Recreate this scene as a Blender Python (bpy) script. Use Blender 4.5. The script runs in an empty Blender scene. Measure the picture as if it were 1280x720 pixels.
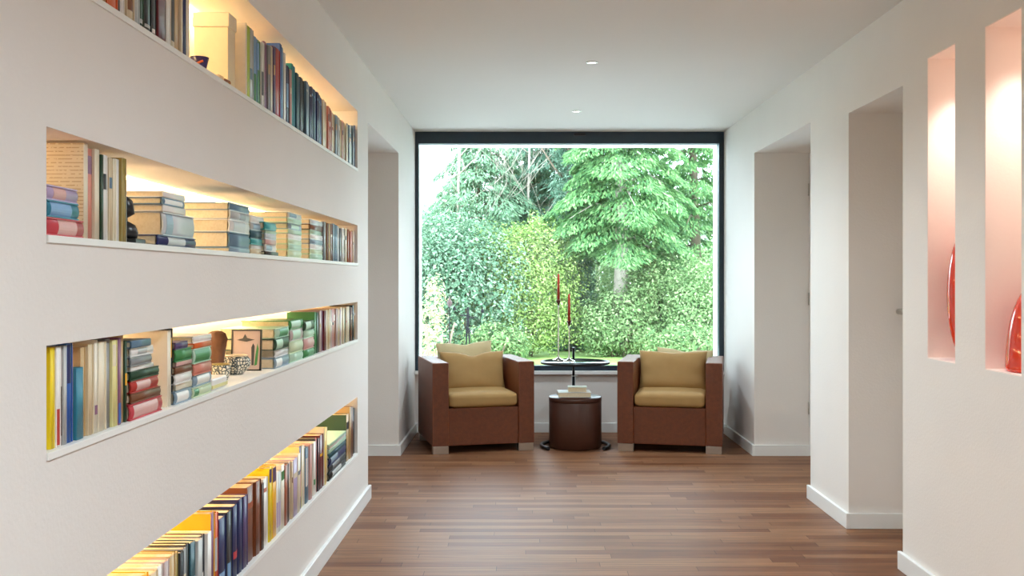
import bpy, bmesh, math, random
import numpy as np
from mathutils import Vector, Matrix
random.seed(7); rng = np.random.default_rng(7)
SC = bpy.context.scene; COL = SC.collection
F = 1244.0; VX, VY, EYE = 655.0, 348.0, 1.3
XL, XR, YB, H = -0.92, 1.69, 8.41, 2.54
YN = -3.2                                   # wall behind the camera

# ------------------------------------------------------------------ materials
def lin(c):
    if isinstance(c, str):
        c = tuple(int(c[i:i + 2], 16) / 255 for i in (0, 2, 4))
    return tuple((v / 12.92 if v <= .04045 else ((v + .055) / 1.055) ** 2.4) for v in c[:3]) + (1,)

def new_mat(name):
    m = bpy.data.materials.new(name); m.use_nodes = True
    nt = m.node_tree; b = nt.nodes['Principled BSDF']
    return m, nt, b
def N(nt, t, **k):
    n = nt.nodes.new(t)
    for a, v in k.items():
        if a in n.inputs: n.inputs[a].default_value = v
        else: setattr(n, a, v)
    return n
MATS = {}
def mat(name, rgb, rough=.6, metal=0, var=.06, scale=30, bump=0, bscale=200, spec=.5, coat=0):
    if name in MATS: return MATS[name]
    m, nt, b = new_mat(name); c = lin(rgb); L = nt.links.new
    b.inputs['Roughness'].default_value = rough; b.inputs['Metallic'].default_value = metal
    b.inputs['Specular IOR Level'].default_value = spec; b.inputs['Coat Weight'].default_value = coat
    tc = N(nt, 'ShaderNodeTexCoord'); no = N(nt, 'ShaderNodeTexNoise', Scale=scale, Detail=4.0)
    L(tc.outputs['Object'], no.inputs['Vector'])
    mx = N(nt, 'ShaderNodeMix', data_type='RGBA')
    mx.inputs[6].default_value = tuple(max(0, v * (1 - var)) for v in c[:3]) + (1,)
    mx.inputs[7].default_value = tuple(min(1, v * (1 + var)) for v in c[:3]) + (1,)
    L(no.outputs['Fac'], mx.inputs[0]); L(mx.outputs[2], b.inputs['Base Color'])
    if bump:
        n2 = N(nt, 'ShaderNodeTexNoise', Scale=bscale, Detail=3.0); L(tc.outputs['Object'], n2.inputs['Vector'])
        bp = N(nt, 'ShaderNodeBump', Strength=bump, Distance=.01); L(n2.outputs['Fac'], bp.inputs['Height'])
        L(bp.outputs['Normal'], b.inputs['Normal'])
    MATS[name] = m; return m

M_WALL = mat('white_plaster', 'e6e1dc', .75, var=.03, scale=3, bump=.10, bscale=90, spec=.3)
M_CEIL = mat('ceiling_paint', 'dfdad2', .8, var=.015, scale=2, spec=.2)
M_TRIM = mat('white_trim_paint', 'e8e8e6', .4, var=.02, scale=8)
M_DOOR = mat('door_paint', 'e4e2de', .45, var=.02, scale=6)
M_FRAME = mat('anthracite_frame', '1d2f3c', .35, var=.05)
M_STEEL = mat('brushed_steel', 'c4c0b8', .28, metal=1, var=.05)
M_SILVER = mat('polished_silver', 'd8d4cc', .16, metal=1, var=.04)
M_BLACK = mat('black_metal', '15171a', .3, var=.1)
M_CUSH = mat('olive_cushion_cloth', 'a5824e', .75, var=.09, scale=14, bump=.12, bscale=500)
M_CUSH2 = mat('pale_cushion_cloth', 'c6b58c', .8, var=.08, scale=14, bump=.12, bscale=500)
M_LEATHER = mat('dark_brown_leather', '4a2a1e', .38, var=.18, scale=9, bump=.08, bscale=120)
M_CANDLE = mat('red_candle_wax', 'b03a20', .45, var=.08, scale=20)
M_CUP = mat('dark_red_cup', '5a2420', .4, var=.1)
M_SHELF = mat('shelf_paint', 'efeeea', .45, var=.02, scale=8)
M_NICHE = mat('niche_red_bounce_tint', 'f9e9e0', .8, var=.02, scale=4, bump=.05, bscale=120)  # pink tint stands in for light bounced off the red vases
M_SOFFIT = mat('exterior_render', 'f0f0ee', .8, var=.03)

def wood_floor():
    m, nt, b = new_mat('narrow_walnut_strip_floor'); L = nt.links.new
    tc = N(nt, 'ShaderNodeTexCoord')
    br = N(nt, 'ShaderNodeTexBrick', offset=0.0, squash=1.0)
    br.inputs['Scale'].default_value = 1; br.inputs['Brick Width'].default_value = .9
    br.inputs['Row Height'].default_value = .068; br.inputs['Mortar Size'].default_value = .0011
    br.inputs['Mortar Smooth'].default_value = .2; br.inputs['Bias'].default_value = -.1
    br.inputs['Color1'].default_value = lin('775440'); br.inputs['Color2'].default_value = lin('9b7b61')
    br.inputs['Mortar'].default_value = lin('3b261c')
    sx = N(nt, 'ShaderNodeSeparateXYZ'); L(tc.outputs['Object'], sx.inputs[0])
    dv = N(nt, 'ShaderNodeMath', operation='DIVIDE'); dv.inputs[1].default_value = .068; L(sx.outputs['Y'], dv.inputs[0])
    fl = N(nt, 'ShaderNodeMath', operation='FLOOR'); L(dv.outputs[0], fl.inputs[0])
    wn = N(nt, 'ShaderNodeTexWhiteNoise', noise_dimensions='1D'); L(fl.outputs[0], wn.inputs['W'])
    ma = N(nt, 'ShaderNodeMath', operation='MULTIPLY_ADD'); ma.inputs[1].default_value = 9.7; L(wn.outputs['Value'], ma.inputs[0]); L(sx.outputs['X'], ma.inputs[2])
    cx = N(nt, 'ShaderNodeCombineXYZ'); L(ma.outputs[0], cx.inputs[0]); L(sx.outputs['Y'], cx.inputs[1])
    L(cx.outputs[0], br.inputs['Vector'])
    mp = N(nt, 'ShaderNodeMapping'); mp.inputs['Scale'].default_value = (1.3, 34, 1)
    L(cx.outputs[0], mp.inputs['Vector'])
    g = N(nt, 'ShaderNodeTexNoise', Scale=2.2, Detail=7.0, Roughness=.62); L(mp.outputs['Vector'], g.inputs['Vector'])
    rp = N(nt, 'ShaderNodeValToRGB'); rp.color_ramp.elements[0].position = .3; rp.color_ramp.elements[1].position = .72
    rp.color_ramp.elements[0].color = lin('6f4d3b'); rp.color_ramp.elements[1].color = lin('f2dccb')
    L(g.outputs['Fac'], rp.inputs['Fac'])
    mx = N(nt, 'ShaderNodeMix', data_type='RGBA', blend_type='MULTIPLY'); mx.inputs[0].default_value = .75
    L(br.outputs['Color'], mx.inputs[6]); L(rp.outputs['Color'], mx.inputs[7])
    hs = N(nt, 'ShaderNodeHueSaturation', Saturation=1.04, Value=1.33); L(mx.outputs[2], hs.inputs['Color'])
    L(hs.outputs['Color'], b.inputs['Base Color'])
    mr = N(nt, 'ShaderNodeMapRange'); mr.inputs[3].default_value = .36; mr.inputs[4].default_value = .50; b.inputs['Specular IOR Level'].default_value = .10
    L(g.outputs['Fac'], mr.inputs[0]); L(mr.outputs[0], b.inputs['Roughness'])
    bp = N(nt, 'ShaderNodeBump', Strength=.12, Distance=.002); bp.invert = True
    L(br.outputs['Fac'], bp.inputs['Height']); L(bp.outputs['Normal'], b.inputs['Normal'])
    return m
M_FLOOR = wood_floor()

def woven():
    m, nt, b = new_mat('woven_russet_loom'); L = nt.links.new
    tc = N(nt, 'ShaderNodeTexCoord')
    ws = []
    for d, sc in (('X', 55), ('Y', 55), ('Z', 55)):
        w = N(nt, 'ShaderNodeTexWave', Scale=sc, Distortion=.6, bands_direction=d); w.inputs['Detail Scale'].default_value = 3
        L(tc.outputs['Object'], w.inputs['Vector']); ws.append(w)
    a1 = N(nt, 'ShaderNodeMath', operation='ADD'); a2 = N(nt, 'ShaderNodeMath', operation='ADD')
    L(ws[0].outputs['Fac'], a1.inputs[0]); L(ws[1].outputs['Fac'], a1.inputs[1])
    L(a1.outputs[0], a2.inputs[0]); L(ws[2].outputs['Fac'], a2.inputs[1])
    mr = N(nt, 'ShaderNodeMapRange'); mr.inputs[2].default_value = 3.0; L(a2.outputs[0], mr.inputs[0])
    no = N(nt, 'ShaderNodeTexNoise', Scale=38.0, Detail=6.0, Roughness=.7); L(tc.outputs['Object'], no.inputs['Vector'])
    av = N(nt, 'ShaderNodeMath', operation='MULTIPLY_ADD'); av.inputs[1].default_value = .55
    L(mr.outputs[0], av.inputs[0]); 
    m2 = N(nt, 'ShaderNodeMath', operation='MULTIPLY'); m2.inputs[1].default_value = .45
    L(no.outputs['Fac'], m2.inputs[0]); L(m2.outputs[0], av.inputs[2])
    rp = N(nt, 'ShaderNodeValToRGB'); rp.color_ramp.elements[0].position = .15; rp.color_ramp.elements[1].position = .85
    rp.color_ramp.elements[0].color = lin('3a1a0a'); rp.color_ramp.elements[1].color = lin('984e26')
    L(av.outputs[0], rp.inputs['Fac']); L(rp.outputs['Color'], b.inputs['Base Color'])
    b.inputs['Roughness'].default_value = .42
    bp = N(nt, 'ShaderNodeBump', Strength=.35, Distance=.003); L(a2.outputs[0], bp.inputs['Height'])
    L(bp.outputs['Normal'], b.inputs['Normal'])
    return m
M_LOOM = woven()

def pages_mat():
    m, nt, b = new_mat('page_edges'); L = nt.links.new
    tc = N(nt, 'ShaderNodeTexCoord'); w = N(nt, 'ShaderNodeTexNoise', Scale=160.0, Detail=2.0)
    oi = N(nt, 'ShaderNodeObjectInfo')
    L(tc.outputs['Object'], w.inputs['Vector'])
    rp = N(nt, 'ShaderNodeValToRGB'); rp.color_ramp.elements[0].color = lin('d9c49c'); rp.color_ramp.elements[1].color = lin('f3e6cb')
    L(w.outputs['Fac'], rp.inputs['Fac'])
    hs = N(nt, 'ShaderNodeHueSaturation'); mr = N(nt, 'ShaderNodeMapRange'); mr.inputs[3].default_value = .86; mr.inputs[4].default_value = 1.08
    L(oi.outputs['Random'], mr.inputs[0]); L(mr.outputs[0], hs.inputs['Value']); L(rp.outputs['Color'], hs.inputs['Color'])
    L(hs.outputs['Color'], b.inputs['Base Color']); b.inputs['Roughness'].default_value = .85
    return m
M_PAGES = pages_mat()
M_IRON = mat('matte_iron', '17191b', .85, var=.1, spec=.1)

def printed_cover():
    """cream dust jacket closely printed with lines of text (unreadable in the photo)"""
    m, nt, b = new_mat('printed_cream_cover'); L = nt.links.new
    tc = N(nt, 'ShaderNodeTexCoord'); sp = N(nt, 'ShaderNodeSeparateXYZ'); L(tc.outputs['Object'], sp.inputs[0])
    mu = N(nt, 'ShaderNodeMath', operation='MULTIPLY'); mu.inputs[1].default_value = 125; L(sp.outputs['Z'], mu.inputs[0])
    fr = N(nt, 'ShaderNodeMath', operation='FRACT'); L(mu.outputs[0], fr.inputs[0])
    lt = N(nt, 'ShaderNodeMath', operation='LESS_THAN'); lt.inputs[1].default_value = .28; L(fr.outputs[0], lt.inputs[0])
    no = N(nt, 'ShaderNodeTexNoise', Scale=110.0); L(tc.outputs['Object'], no.inputs['Vector'])
    gt = N(nt, 'ShaderNodeMath', operation='GREATER_THAN'); gt.inputs[1].default_value = .44; L(no.outputs['Fac'], gt.inputs[0])
    an = N(nt, 'ShaderNodeMath', operation='MULTIPLY'); L(lt.outputs[0], an.inputs[0]); L(gt.outputs[0], an.inputs[1])
    mx = N(nt, 'ShaderNodeMix', data_type='RGBA'); mx.inputs[6].default_value = lin('eadcbc'); mx.inputs[7].default_value = lin('c9b288')
    L(an.outputs[0], mx.inputs[0]); L(mx.outputs[2], b.inputs['Base Color']); b.inputs['Roughness'].default_value = .6
    return m
M_PRINT = printed_cover()

def pane_mat():
    m, nt, b = new_mat('window_glass'); nt.nodes.remove(b); L = nt.links.new
    out = nt.nodes['Material Output']
    t = N(nt, 'ShaderNodeBsdfTransparent'); t.inputs[0].default_value = (.93, .97, .96, 1)
    g = N(nt, 'ShaderNodeBsdfGlossy', Roughness=.0); fr = N(nt, 'ShaderNodeFresnel', IOR=1.45)
    mx = N(nt, 'ShaderNodeMixShader'); L(fr.outputs[0], mx.inputs[0]); L(t.outputs[0], mx.inputs[1]); L(g.outputs[0], mx.inputs[2])
    L(mx.outputs[0], out.inputs[0]); return m
M_PANE = pane_mat()

def glass_red():
    m, nt, b = new_mat('red_lacquered_glass')
    b.inputs['Base Color'].default_value = lin('e23a1a'); b.inputs['Roughness'].default_value = .06
    b.inputs['Transmission Weight'].default_value = .15; b.inputs['Coat Weight'].default_value = .6
    b.inputs['Coat Roughness'].default_value = .03
    return m
M_RED = glass_red()

def emis(name, rgb, s):
    m, nt, b = new_mat(name); b.inputs['Base Color'].default_value = lin('ffffff')
    b.inputs['Emission Color'].default_value = lin(rgb) ; b.inputs['Emission Strength'].default_value = s
    return m
M_LED = emis('warm_led', 'ffdaa2', 24)
M_BULB = emis('downlight_bulb', 'fff1dc', 14)

def leaf_mat(name, dark, mid, light, trans=.35):
    m, nt, b = new_mat(name); L = nt.links.new
    g = N(nt, 'ShaderNodeNewGeometry'); rp = N(nt, 'ShaderNodeValToRGB')
    e = rp.color_ramp.elements; e[0].color = lin(dark); e[1].color = lin(light); x = e.new(.5); x.color = lin(mid)
    L(g.outputs['Random Per Island'], rp.inputs['Fac']); L(rp.outputs['Color'], b.inputs['Base Color'])
    b.inputs['Roughness'].default_value = .75; b.inputs['Specular IOR Level'].default_value = .15
    tr = N(nt, 'ShaderNodeBsdfTranslucent'); L(rp.outputs['Color'], tr.inputs['Color'])
    mx = N(nt, 'ShaderNodeMixShader'); mx.inputs[0].default_value = trans
    L(b.outputs[0], mx.inputs[1]); L(tr.outputs[0], mx.inputs[2]); L(mx.outputs[0], nt.nodes['Material Output'].inputs[0])
    return m

# ------------------------------------------------------------------ helpers
def tag(o, label=None, cat=None, group=None, kind=None):
    if label: o['label'] = label
    if cat: o['category'] = cat
    if group: o['group'] = group
    if kind: o['kind'] = kind
    return o
def link_bm(name, bm, mats, parent=None, loc=None, smooth=False, bevel=0, seg=2):
    bmesh.ops.recalc_face_normals(bm, faces=bm.faces)
    me = bpy.data.meshes.new(name); bm.to_mesh(me); bm.free()
    for m in (mats if isinstance(mats, (list, tuple)) else [mats]): me.materials.append(m)
    o = bpy.data.objects.new(name, me); COL.objects.link(o)
    if parent: o.parent = parent
    if loc is not None: o.location = loc
    if smooth:
        for p in me.polygons: p.use_smooth = True
    if bevel:
        b = o.modifiers.new('bevel', 'BEVEL'); b.width = bevel; b.segments = seg; b.limit_method = 'ANGLE'
        b.harden_normals = False
    return o
def empty(name, loc, rz=0):
    o = bpy.data.objects.new(name, None); COL.objects.link(o); o.location = loc; o.rotation_euler = (0, 0, rz)
    o.empty_display_size = .05; return o
def box(bm, x0, x1, y0, y1, z0, z1, mi=0):
    v = [bm.verts.new((x, y, z)) for x in (x0, x1) for y in (y0, y1) for z in (z0, z1)]
    fs = []
    for f in ((0, 1, 3, 2), (4, 6, 7, 5), (0, 4, 5, 1), (2, 3, 7, 6), (0, 2, 6, 4), (1, 5, 7, 3)):
        fc = bm.faces.new([v[i] for i in f]); fc.material_index = mi; fs.append(fc)
    return fs
def lathe(bm, prof, n=32, c=(0, 0, 0), mi=0):
    rings = []
    for r, z in prof:
        if r < 1e-6: rings.append([bm.verts.new((c[0], c[1], c[2] + z))])
        else: rings.append([bm.verts.new((c[0] + r * math.cos(2 * math.pi * k / n), c[1] + r * math.sin(2 * math.pi * k / n), c[2] + z)) for k in range(n)])
    for a, b in zip(rings, rings[1:]):
        for k in range(n):
            k2 = (k + 1) % n
            if len(a) == 1 and len(b) == 1: continue
            if len(a) == 1: f = bm.faces.new((a[0], b[k2], b[k]))
            elif len(b) == 1: f = bm.faces.new((a[k], a[k2], b[0]))
            else: f = bm.faces.new((a[k], a[k2], b[k2], b[k]))
            f.material_index = mi; f.smooth = True
def tube(bm, pts, r, n=10, cap=True):
    pts = [Vector(p) for p in pts]; rings = []
    rs = r if isinstance(r, (list, tuple)) else [r] * len(pts)
    up = Vector((0, 0, 1)); prev = None
    for i, p in enumerate(pts):
        t = (pts[min(i + 1, len(pts) - 1)] - pts[max(i - 1, 0)]).normalized()
        if prev is None:
            a = t.orthogonal().normalized()
        else:
            a = (prev - t * prev.dot(t)).normalized()
        prev = a; b = t.cross(a)
        rings.append([bm.verts.new(p + (a * math.cos(2 * math.pi * k / n) + b * math.sin(2 * math.pi * k / n)) * rs[i]) for k in range(n)])
    for A, B in zip(rings, rings[1:]):
        for k in range(n):
            f = bm.faces.new((A[k], A[(k + 1) % n], B[(k + 1) % n], B[k])); f.smooth = True
    if cap: bm.faces.new(rings[0][::-1]); bm.faces.new(rings[-1])
def struct(name, bm, m, parent=None, bevel=0):
    o = link_bm(name, bm, m, parent, bevel=bevel)
    if parent is None: tag(o, kind='structure')
    return o
def voxels(bm, xs, ys, zs, solid, mat_of=None):
    """solid cells of a rectilinear grid, faces only where a cell meets air"""
    nx, ny, nz = len(xs) - 1, len(ys) - 1, len(zs) - 1; V = {}
    def vert(i, j, k):
        if (i, j, k) not in V: V[(i, j, k)] = bm.verts.new((xs[i], ys[j], zs[k]))
        return V[(i, j, k)]
    S = {}
    for i in range(nx):
        for j in range(ny):
            for k in range(nz):
                S[(i, j, k)] = solid((xs[i] + xs[i + 1]) / 2, (ys[j] + ys[j + 1]) / 2, (zs[k] + zs[k + 1]) / 2)
    for (i, j, k), s in S.items():
        if not s: continue
        for d, q in (((-1, 0, 0), ((0, 0, 0), (0, 0, 1), (0, 1, 1), (0, 1, 0))), ((1, 0, 0), ((1, 0, 0), (1, 1, 0), (1, 1, 1), (1, 0, 1))),
                     ((0, -1, 0), ((0, 0, 0), (1, 0, 0), (1, 0, 1), (0, 0, 1))), ((0, 1, 0), ((0, 1, 0), (0, 1, 1), (1, 1, 1), (1, 1, 0))),
                     ((0, 0, -1), ((0, 0, 0), (0, 1, 0), (1, 1, 0), (1, 0, 0))), ((0, 0, 1), ((0, 0, 1), (1, 0, 1), (1, 1, 1), (0, 1, 1)))):
            if S.get((i + d[0], j + d[1], k + d[2]), False): continue
            f = bm.faces.new([vert(i + a, j + b, k + c) for a, b, c in q])
            if mat_of: f.material_index = mat_of((xs[i] + xs[i + 1]) / 2 + d[0] * 1e-3, (ys[j] + ys[j + 1]) / 2, (zs[k] + zs[k + 1]) / 2, d)

# ------------------------------------------------------------------ the room
SH = [('top', 1.905, 2.225), ('second', 1.384, 1.593), ('third', .963, 1.170), ('bottom', .335, .645)]   # book niches
NY0, NY1, NXB, TB = 1.917, 5.50, -1.18, .015
OP = (5.87, 7.30, 2.22)                                              # the two facing openings
bm = bmesh.new()
def solidL(x, y, z):
    if OP[0] < y < OP[1] and z < OP[2]: return False
    if x > NXB and NY0 < y < NY1:
        for _, a, b in SH:
            if a - TB < z < b: return False
    return True
voxels(bm, [-1.34, NXB, XL], [YN, NY0, NY1, OP[0], OP[1], YB + .24],
       sorted([0, 2.22, H] + [a - TB for _, a, b in SH] + [b for _, a, b in SH]), solidL)
struct('wall_left', bm, M_WALL)
RN = [(3.90, 4.17), (3.38, 3.65)]; RZ = (.965, 2.223); NXR = XR + .27
OP2 = (4.44, 5.18, 2.16)
bm = bmesh.new()
def solidR(x, y, z):
    if OP[0] < y < OP[1] and z < OP[2]: return False
    if OP2[0] < y < OP2[1] and z < OP2[2]: return False
    if x < NXR and RZ[0] < z < RZ[1] and any(a < y < b for a, b in RN): return False
    return True
def matR(x, y, z, d):
    # plain wall throughout; the niche liners below hold the painted vase bounce
    ins = lambda yy, zz, xx: xx < NXR and RZ[0] < zz < RZ[1] and any(a < yy < b for a, b in RN)
    return 0
voxels(bm, [XR, NXR, XR + .42], sorted([YN, OP[0], OP[1], OP2[0], OP2[1], YB + .24] + [v for r in RN for v in r]),
       sorted([0, 2.22, 2.16, H, RZ[0], RZ[1]]), solidR, matR)
wr = struct('wall_right', bm, M_WALL)
# thin liners added in the display niches, tinted to imitate red vase bounce
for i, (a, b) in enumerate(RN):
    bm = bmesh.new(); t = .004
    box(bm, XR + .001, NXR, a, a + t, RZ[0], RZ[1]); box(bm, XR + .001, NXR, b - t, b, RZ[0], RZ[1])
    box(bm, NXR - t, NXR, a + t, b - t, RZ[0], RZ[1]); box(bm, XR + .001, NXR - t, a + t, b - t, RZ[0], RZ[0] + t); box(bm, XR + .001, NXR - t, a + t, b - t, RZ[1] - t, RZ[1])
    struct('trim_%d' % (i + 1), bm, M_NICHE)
for i, (nm, a, b) in enumerate(SH):
    bm = bmesh.new(); box(bm, NXB + .001, XL + .004, NY0 + .001, NY1 - .001, a - TB, a)
    struct('trim_%d' % (i + 3), bm, M_SHELF, bevel=.001)
bm = bmesh.new(); box(bm, -1.34, XR + .42, YN, YB + .24, -.12, 0); struct('floor', bm, M_FLOOR)
bm = bmesh.new(); box(bm, -1.34, XR + .42, YN, YB + .24, H, H + .2); struct('ceiling', bm, M_CEIL)
SILL = .52
bm = bmesh.new(); box(bm, XL, XR, YB, YB + .24, 0, SILL - .03); struct('wall_back', bm, M_WALL)
# wall behind the photographer
bm = bmesh.new(); box(bm, XL, XR, YN, YN + .2, 0, H); struct('wall_front', bm, M_WALL)
# picture window
bm = bmesh.new(); ZT = 2.44
box(bm, XL, XR, YB, YB + .07, ZT, H)
w1 = struct('window_1', bm, M_FRAME)
bm = bmesh.new(); box(bm, XL, XL + .028, YB, YB + .07, SILL, ZT); link_bm('frame_side', bm, M_FRAME, w1)
bm = bmesh.new(); box(bm, XR - .042, XR, YB, YB + .07, SILL, ZT); link_bm('frame_side', bm, M_FRAME, w1)
bm = bmesh.new(); box(bm, XL + .028, XR - .042, YB, YB + .07, SILL, SILL + .042); link_bm('bottom_rail', bm, M_FRAME, w1)
bm = bmesh.new(); box(bm, XL, XR, YB - .035, YB + .24, SILL - .03, SILL); link_bm('window_sill', bm, M_TRIM, w1, bevel=.003)
bm = bmesh.new(); box(bm, XL + .028, XR - .042, YB + .03, YB + .038, SILL + .042, ZT); link_bm('pane', bm, M_PANE, w1)
bm = bmesh.new()
box(bm, XL, XL + .03, YB + .07, YB + .24, SILL, H); box(bm, XR - .045, XR, YB + .07, YB + .24, SILL, H); box(bm, XL + .03, XR - .045, YB + .07, YB + .24, ZT - .004, H)
link_bm('outer_reveal', bm, M_SOFFIT, w1)
bm = bmesh.new(); box(bm, .42, .52, YB - .012, YB, H - .035, H - .012); link_bm('vent_slot', bm, M_BLACK, w1)
# doors closing the recesses
def door(n, x0, x1, y0, y1, zt, hinge_y, hy, side):
    bm = bmesh.new(); box(bm, x0, x1, y0 + .002, y1 - .002, .004, zt - .002)
    d = struct('door_%d' % n, bm, M_DOOR, bevel=.002)
    xf = x0 if side > 0 else x1
    for z in (.35, 1.15, 1.95):
        bm = bmesh.new(); tube(bm, [(xf - side * .006, hinge_y, z - .045), (xf - side * .006, hinge_y, z + .045)], .0045)
        link_bm('hinge', bm, M_STEEL, d)
    bm = bmesh.new(); z = 1.13
    tube(bm, [(xf, hy, z), (xf - side * .008, hy, z)], .026, 20)
    tube(bm, [(xf - side * .004, hy, z), (xf - side * .045, hy, z), (xf - side * .052, hy - .008 * (1 if hy > (y0 + y1) / 2 else -1), z)] , .015, 12)
    s = -1 if hy > (y0 + y1) / 2 else 1
    tube(bm, [(xf - side * .052, hy, z), (xf - side * .052, hy + s * .12, z)], .015, 12)
    link_bm('door_handle', bm, M_STEEL, d)
door(1, XR + .29, XR + .33, OP2[0], OP2[1], OP2[2], OP2[0] + .03, OP2[1] - .06, 1)
door(2, XR + .40, XR + .44, OP[0], OP[1], OP[2], OP[1] - .012, OP[0] + .08, 1)
door(3, -1.36, -1.32, OP[0], OP[1], OP[2], OP[1] - .012, OP[0] + .08, -1)
# baseboards
BH, BT = .08, .018
def bb(name, x0, x1, y0, y1):
    bm = bmesh.new(); box(bm, x0, x1, y0, y1, 0, BH); struct(name, bm, M_TRIM, bevel=.0025)
bb('baseboard_left', XL, XL + BT, YN + .2, OP[0] + BT)
bb('baseboard_left_far', XL, XL + BT, OP[1] - BT, YB - BT)
bb('baseboard_left_recess', -1.32, XL, OP[1] - BT, OP[1])
bb('baseboard_right_near', XR - BT, XR, YN + .2, OP2[0] + BT)
bb('baseboard_right_middle', XR - BT, XR, OP2[1] - BT, OP[0] + BT)
bb('baseboard_right_recess', XR, XR + .29, OP2[1] - BT, OP2[1])
bb('baseboard_right_far', XR - BT, XR, OP[1] - BT, YB - BT)
bb('baseboard_right_far_recess', XR, XR + .40, OP[1] - BT, OP[1])
bb('baseboard_back', XL, XR, YB - BT, YB)

# ceiling downlights
dl_y = [7.38, 5.71, 4.04, 2.37, .70, -.97, -2.5]  # last one is unseen, added to brighten the near left wall
where = ['small round recessed ceiling downlight nearest the picture window', 'small round recessed ceiling downlight second from the picture window',
         'recessed ceiling downlight above the display niches, third from the picture window', 'recessed ceiling downlight fourth from the picture window',
         'recessed ceiling downlight fifth from the picture window', 'recessed ceiling downlight sixth from the picture window', 'added unseen fill lamp farthest from the picture window']
for y, lb in zip(dl_y, where):
    t = empty('ceiling_downlight', (.39, y, H)); tag(t, lb, 'ceiling light', 'ceiling downlights in a row')
    bm = bmesh.new(); lathe(bm, [(.022, 0), (.022, -.006), (.033, -.004), (.035, 0)], 28); link_bm('trim_ring', bm, M_STEEL, t)
    bm = bmesh.new(); lathe(bm, [(0, -.0035), (.0215, -.0025), (.0215, 0)], 24); link_bm('bulb', bm, M_BULB, t)
    ld = bpy.data.lights.new('downlight', 'SPOT'); ld.energy = (92 if y > 5 else 70) if y > 1.5 else 165; ld.color = (.80, .925, 1); ld.spot_size = math.radians(150); ld.spot_blend = 1; ld.shadow_soft_size = .04
    lo = bpy.data.objects.new('lamp', ld); COL.objects.link(lo); lo.parent = t; lo.location = (0, 0, -.05)
# lamps set in the top of the display niches
for i, (a, b) in enumerate(RN):
    t = empty('niche_downlight', (XR + .12, (a + b) / 2, RZ[1] - .004))
    tag(t, ['small recessed lamp in the top of the display niche beside the doorway', 'small recessed lamp in the top of the display niche at the picture edge'][i], 'niche light', 'lamps inside the display niches')
    bm = bmesh.new(); lathe(bm, [(.022, 0), (.022, -.005), (.032, -.004), (.033, 0)], 24); link_bm('trim_ring', bm, M_STEEL, t)
    bm = bmesh.new(); lathe(bm, [(0, -.003), (.021, -.002), (.021, 0)], 20); link_bm('bulb', bm, M_BULB, t)
    ld = bpy.data.lights.new('niche_lamp', 'SPOT'); ld.energy = 17; ld.color = (1, .92, .85); ld.spot_size = math.radians(84); ld.spot_blend = .9; ld.shadow_soft_size = .03
    lo = bpy.data.objects.new('lamp', ld); COL.objects.link(lo); lo.parent = t; lo.location = (0, 0, -.03)
# LED strips in the book niches
for nm, a, b in SH:
    bm = bmesh.new(); wd = .03 if b - a > .25 else .012; box(bm, -1.138 - wd, -1.138, NY0 + .05, NY1 - .05, b - .008, b)
    o = link_bm('led_strip', bm, M_LED); tag(o, 'warm glowing light strip along the back of the %s book shelf' % nm, 'light strip', 'light strips in the book shelves')

# ------------------------------------------------------------------ books
PAL = dict(cream='e9dcc2', white='eeeae4', ivory='f0e6d2', tan='c9a876', beige='d8c3a0', brown='7d4f33', leather='7a3f20', darkbrown='4a2f22',
  orange='e0692f', red='b8342c', darkred='6e2226', crimson='c6404a', pink='d9a9a2', salmon='d98a78', mauve='8a5a78', lilac='b9a2c4', purple='54406e',
  navy='232a5c', blue='2f5da8', skyblue='7fa8cf', slate='5f7c92', bluegrey='8ea3b2', teal='2f7f96', darkteal='23505c', turquoise='3aa0a0',
  green='3f8a4e', darkgreen='24452f', mint='b9d6bd', palegreen='cfdcb8', lime='b9cf3e', olive='a38c46', yellow='f0d31e', amber='f5b31a', paleyellow='e8de9a',
  black='20211f', charcoal='3c3f42', grey='8d8f90', lightgrey='bfc0bd', silver='cfd4d6', pinkgrey='c4b0ac', rust='a4532f')
WORD = dict(darkbrown='dark-brown', leather='brown-leather', darkred='dark-red', skyblue='sky-blue', bluegrey='blue-grey', darkteal='dark-teal',
  darkgreen='dark-green', palegreen='pale-green', paleyellow='pale-yellow', lightgrey='light-grey', pinkgrey='pinkish-grey')
word = lambda c: WORD.get(c, c)
def cmat(c): return mat('book_' + c, PAL[c], .36, var=.07, scale=40, bump=.05, bscale=300)
LABELS = {}
def d_of(px, xw): return F * (-xw) / (VX - px)
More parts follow.
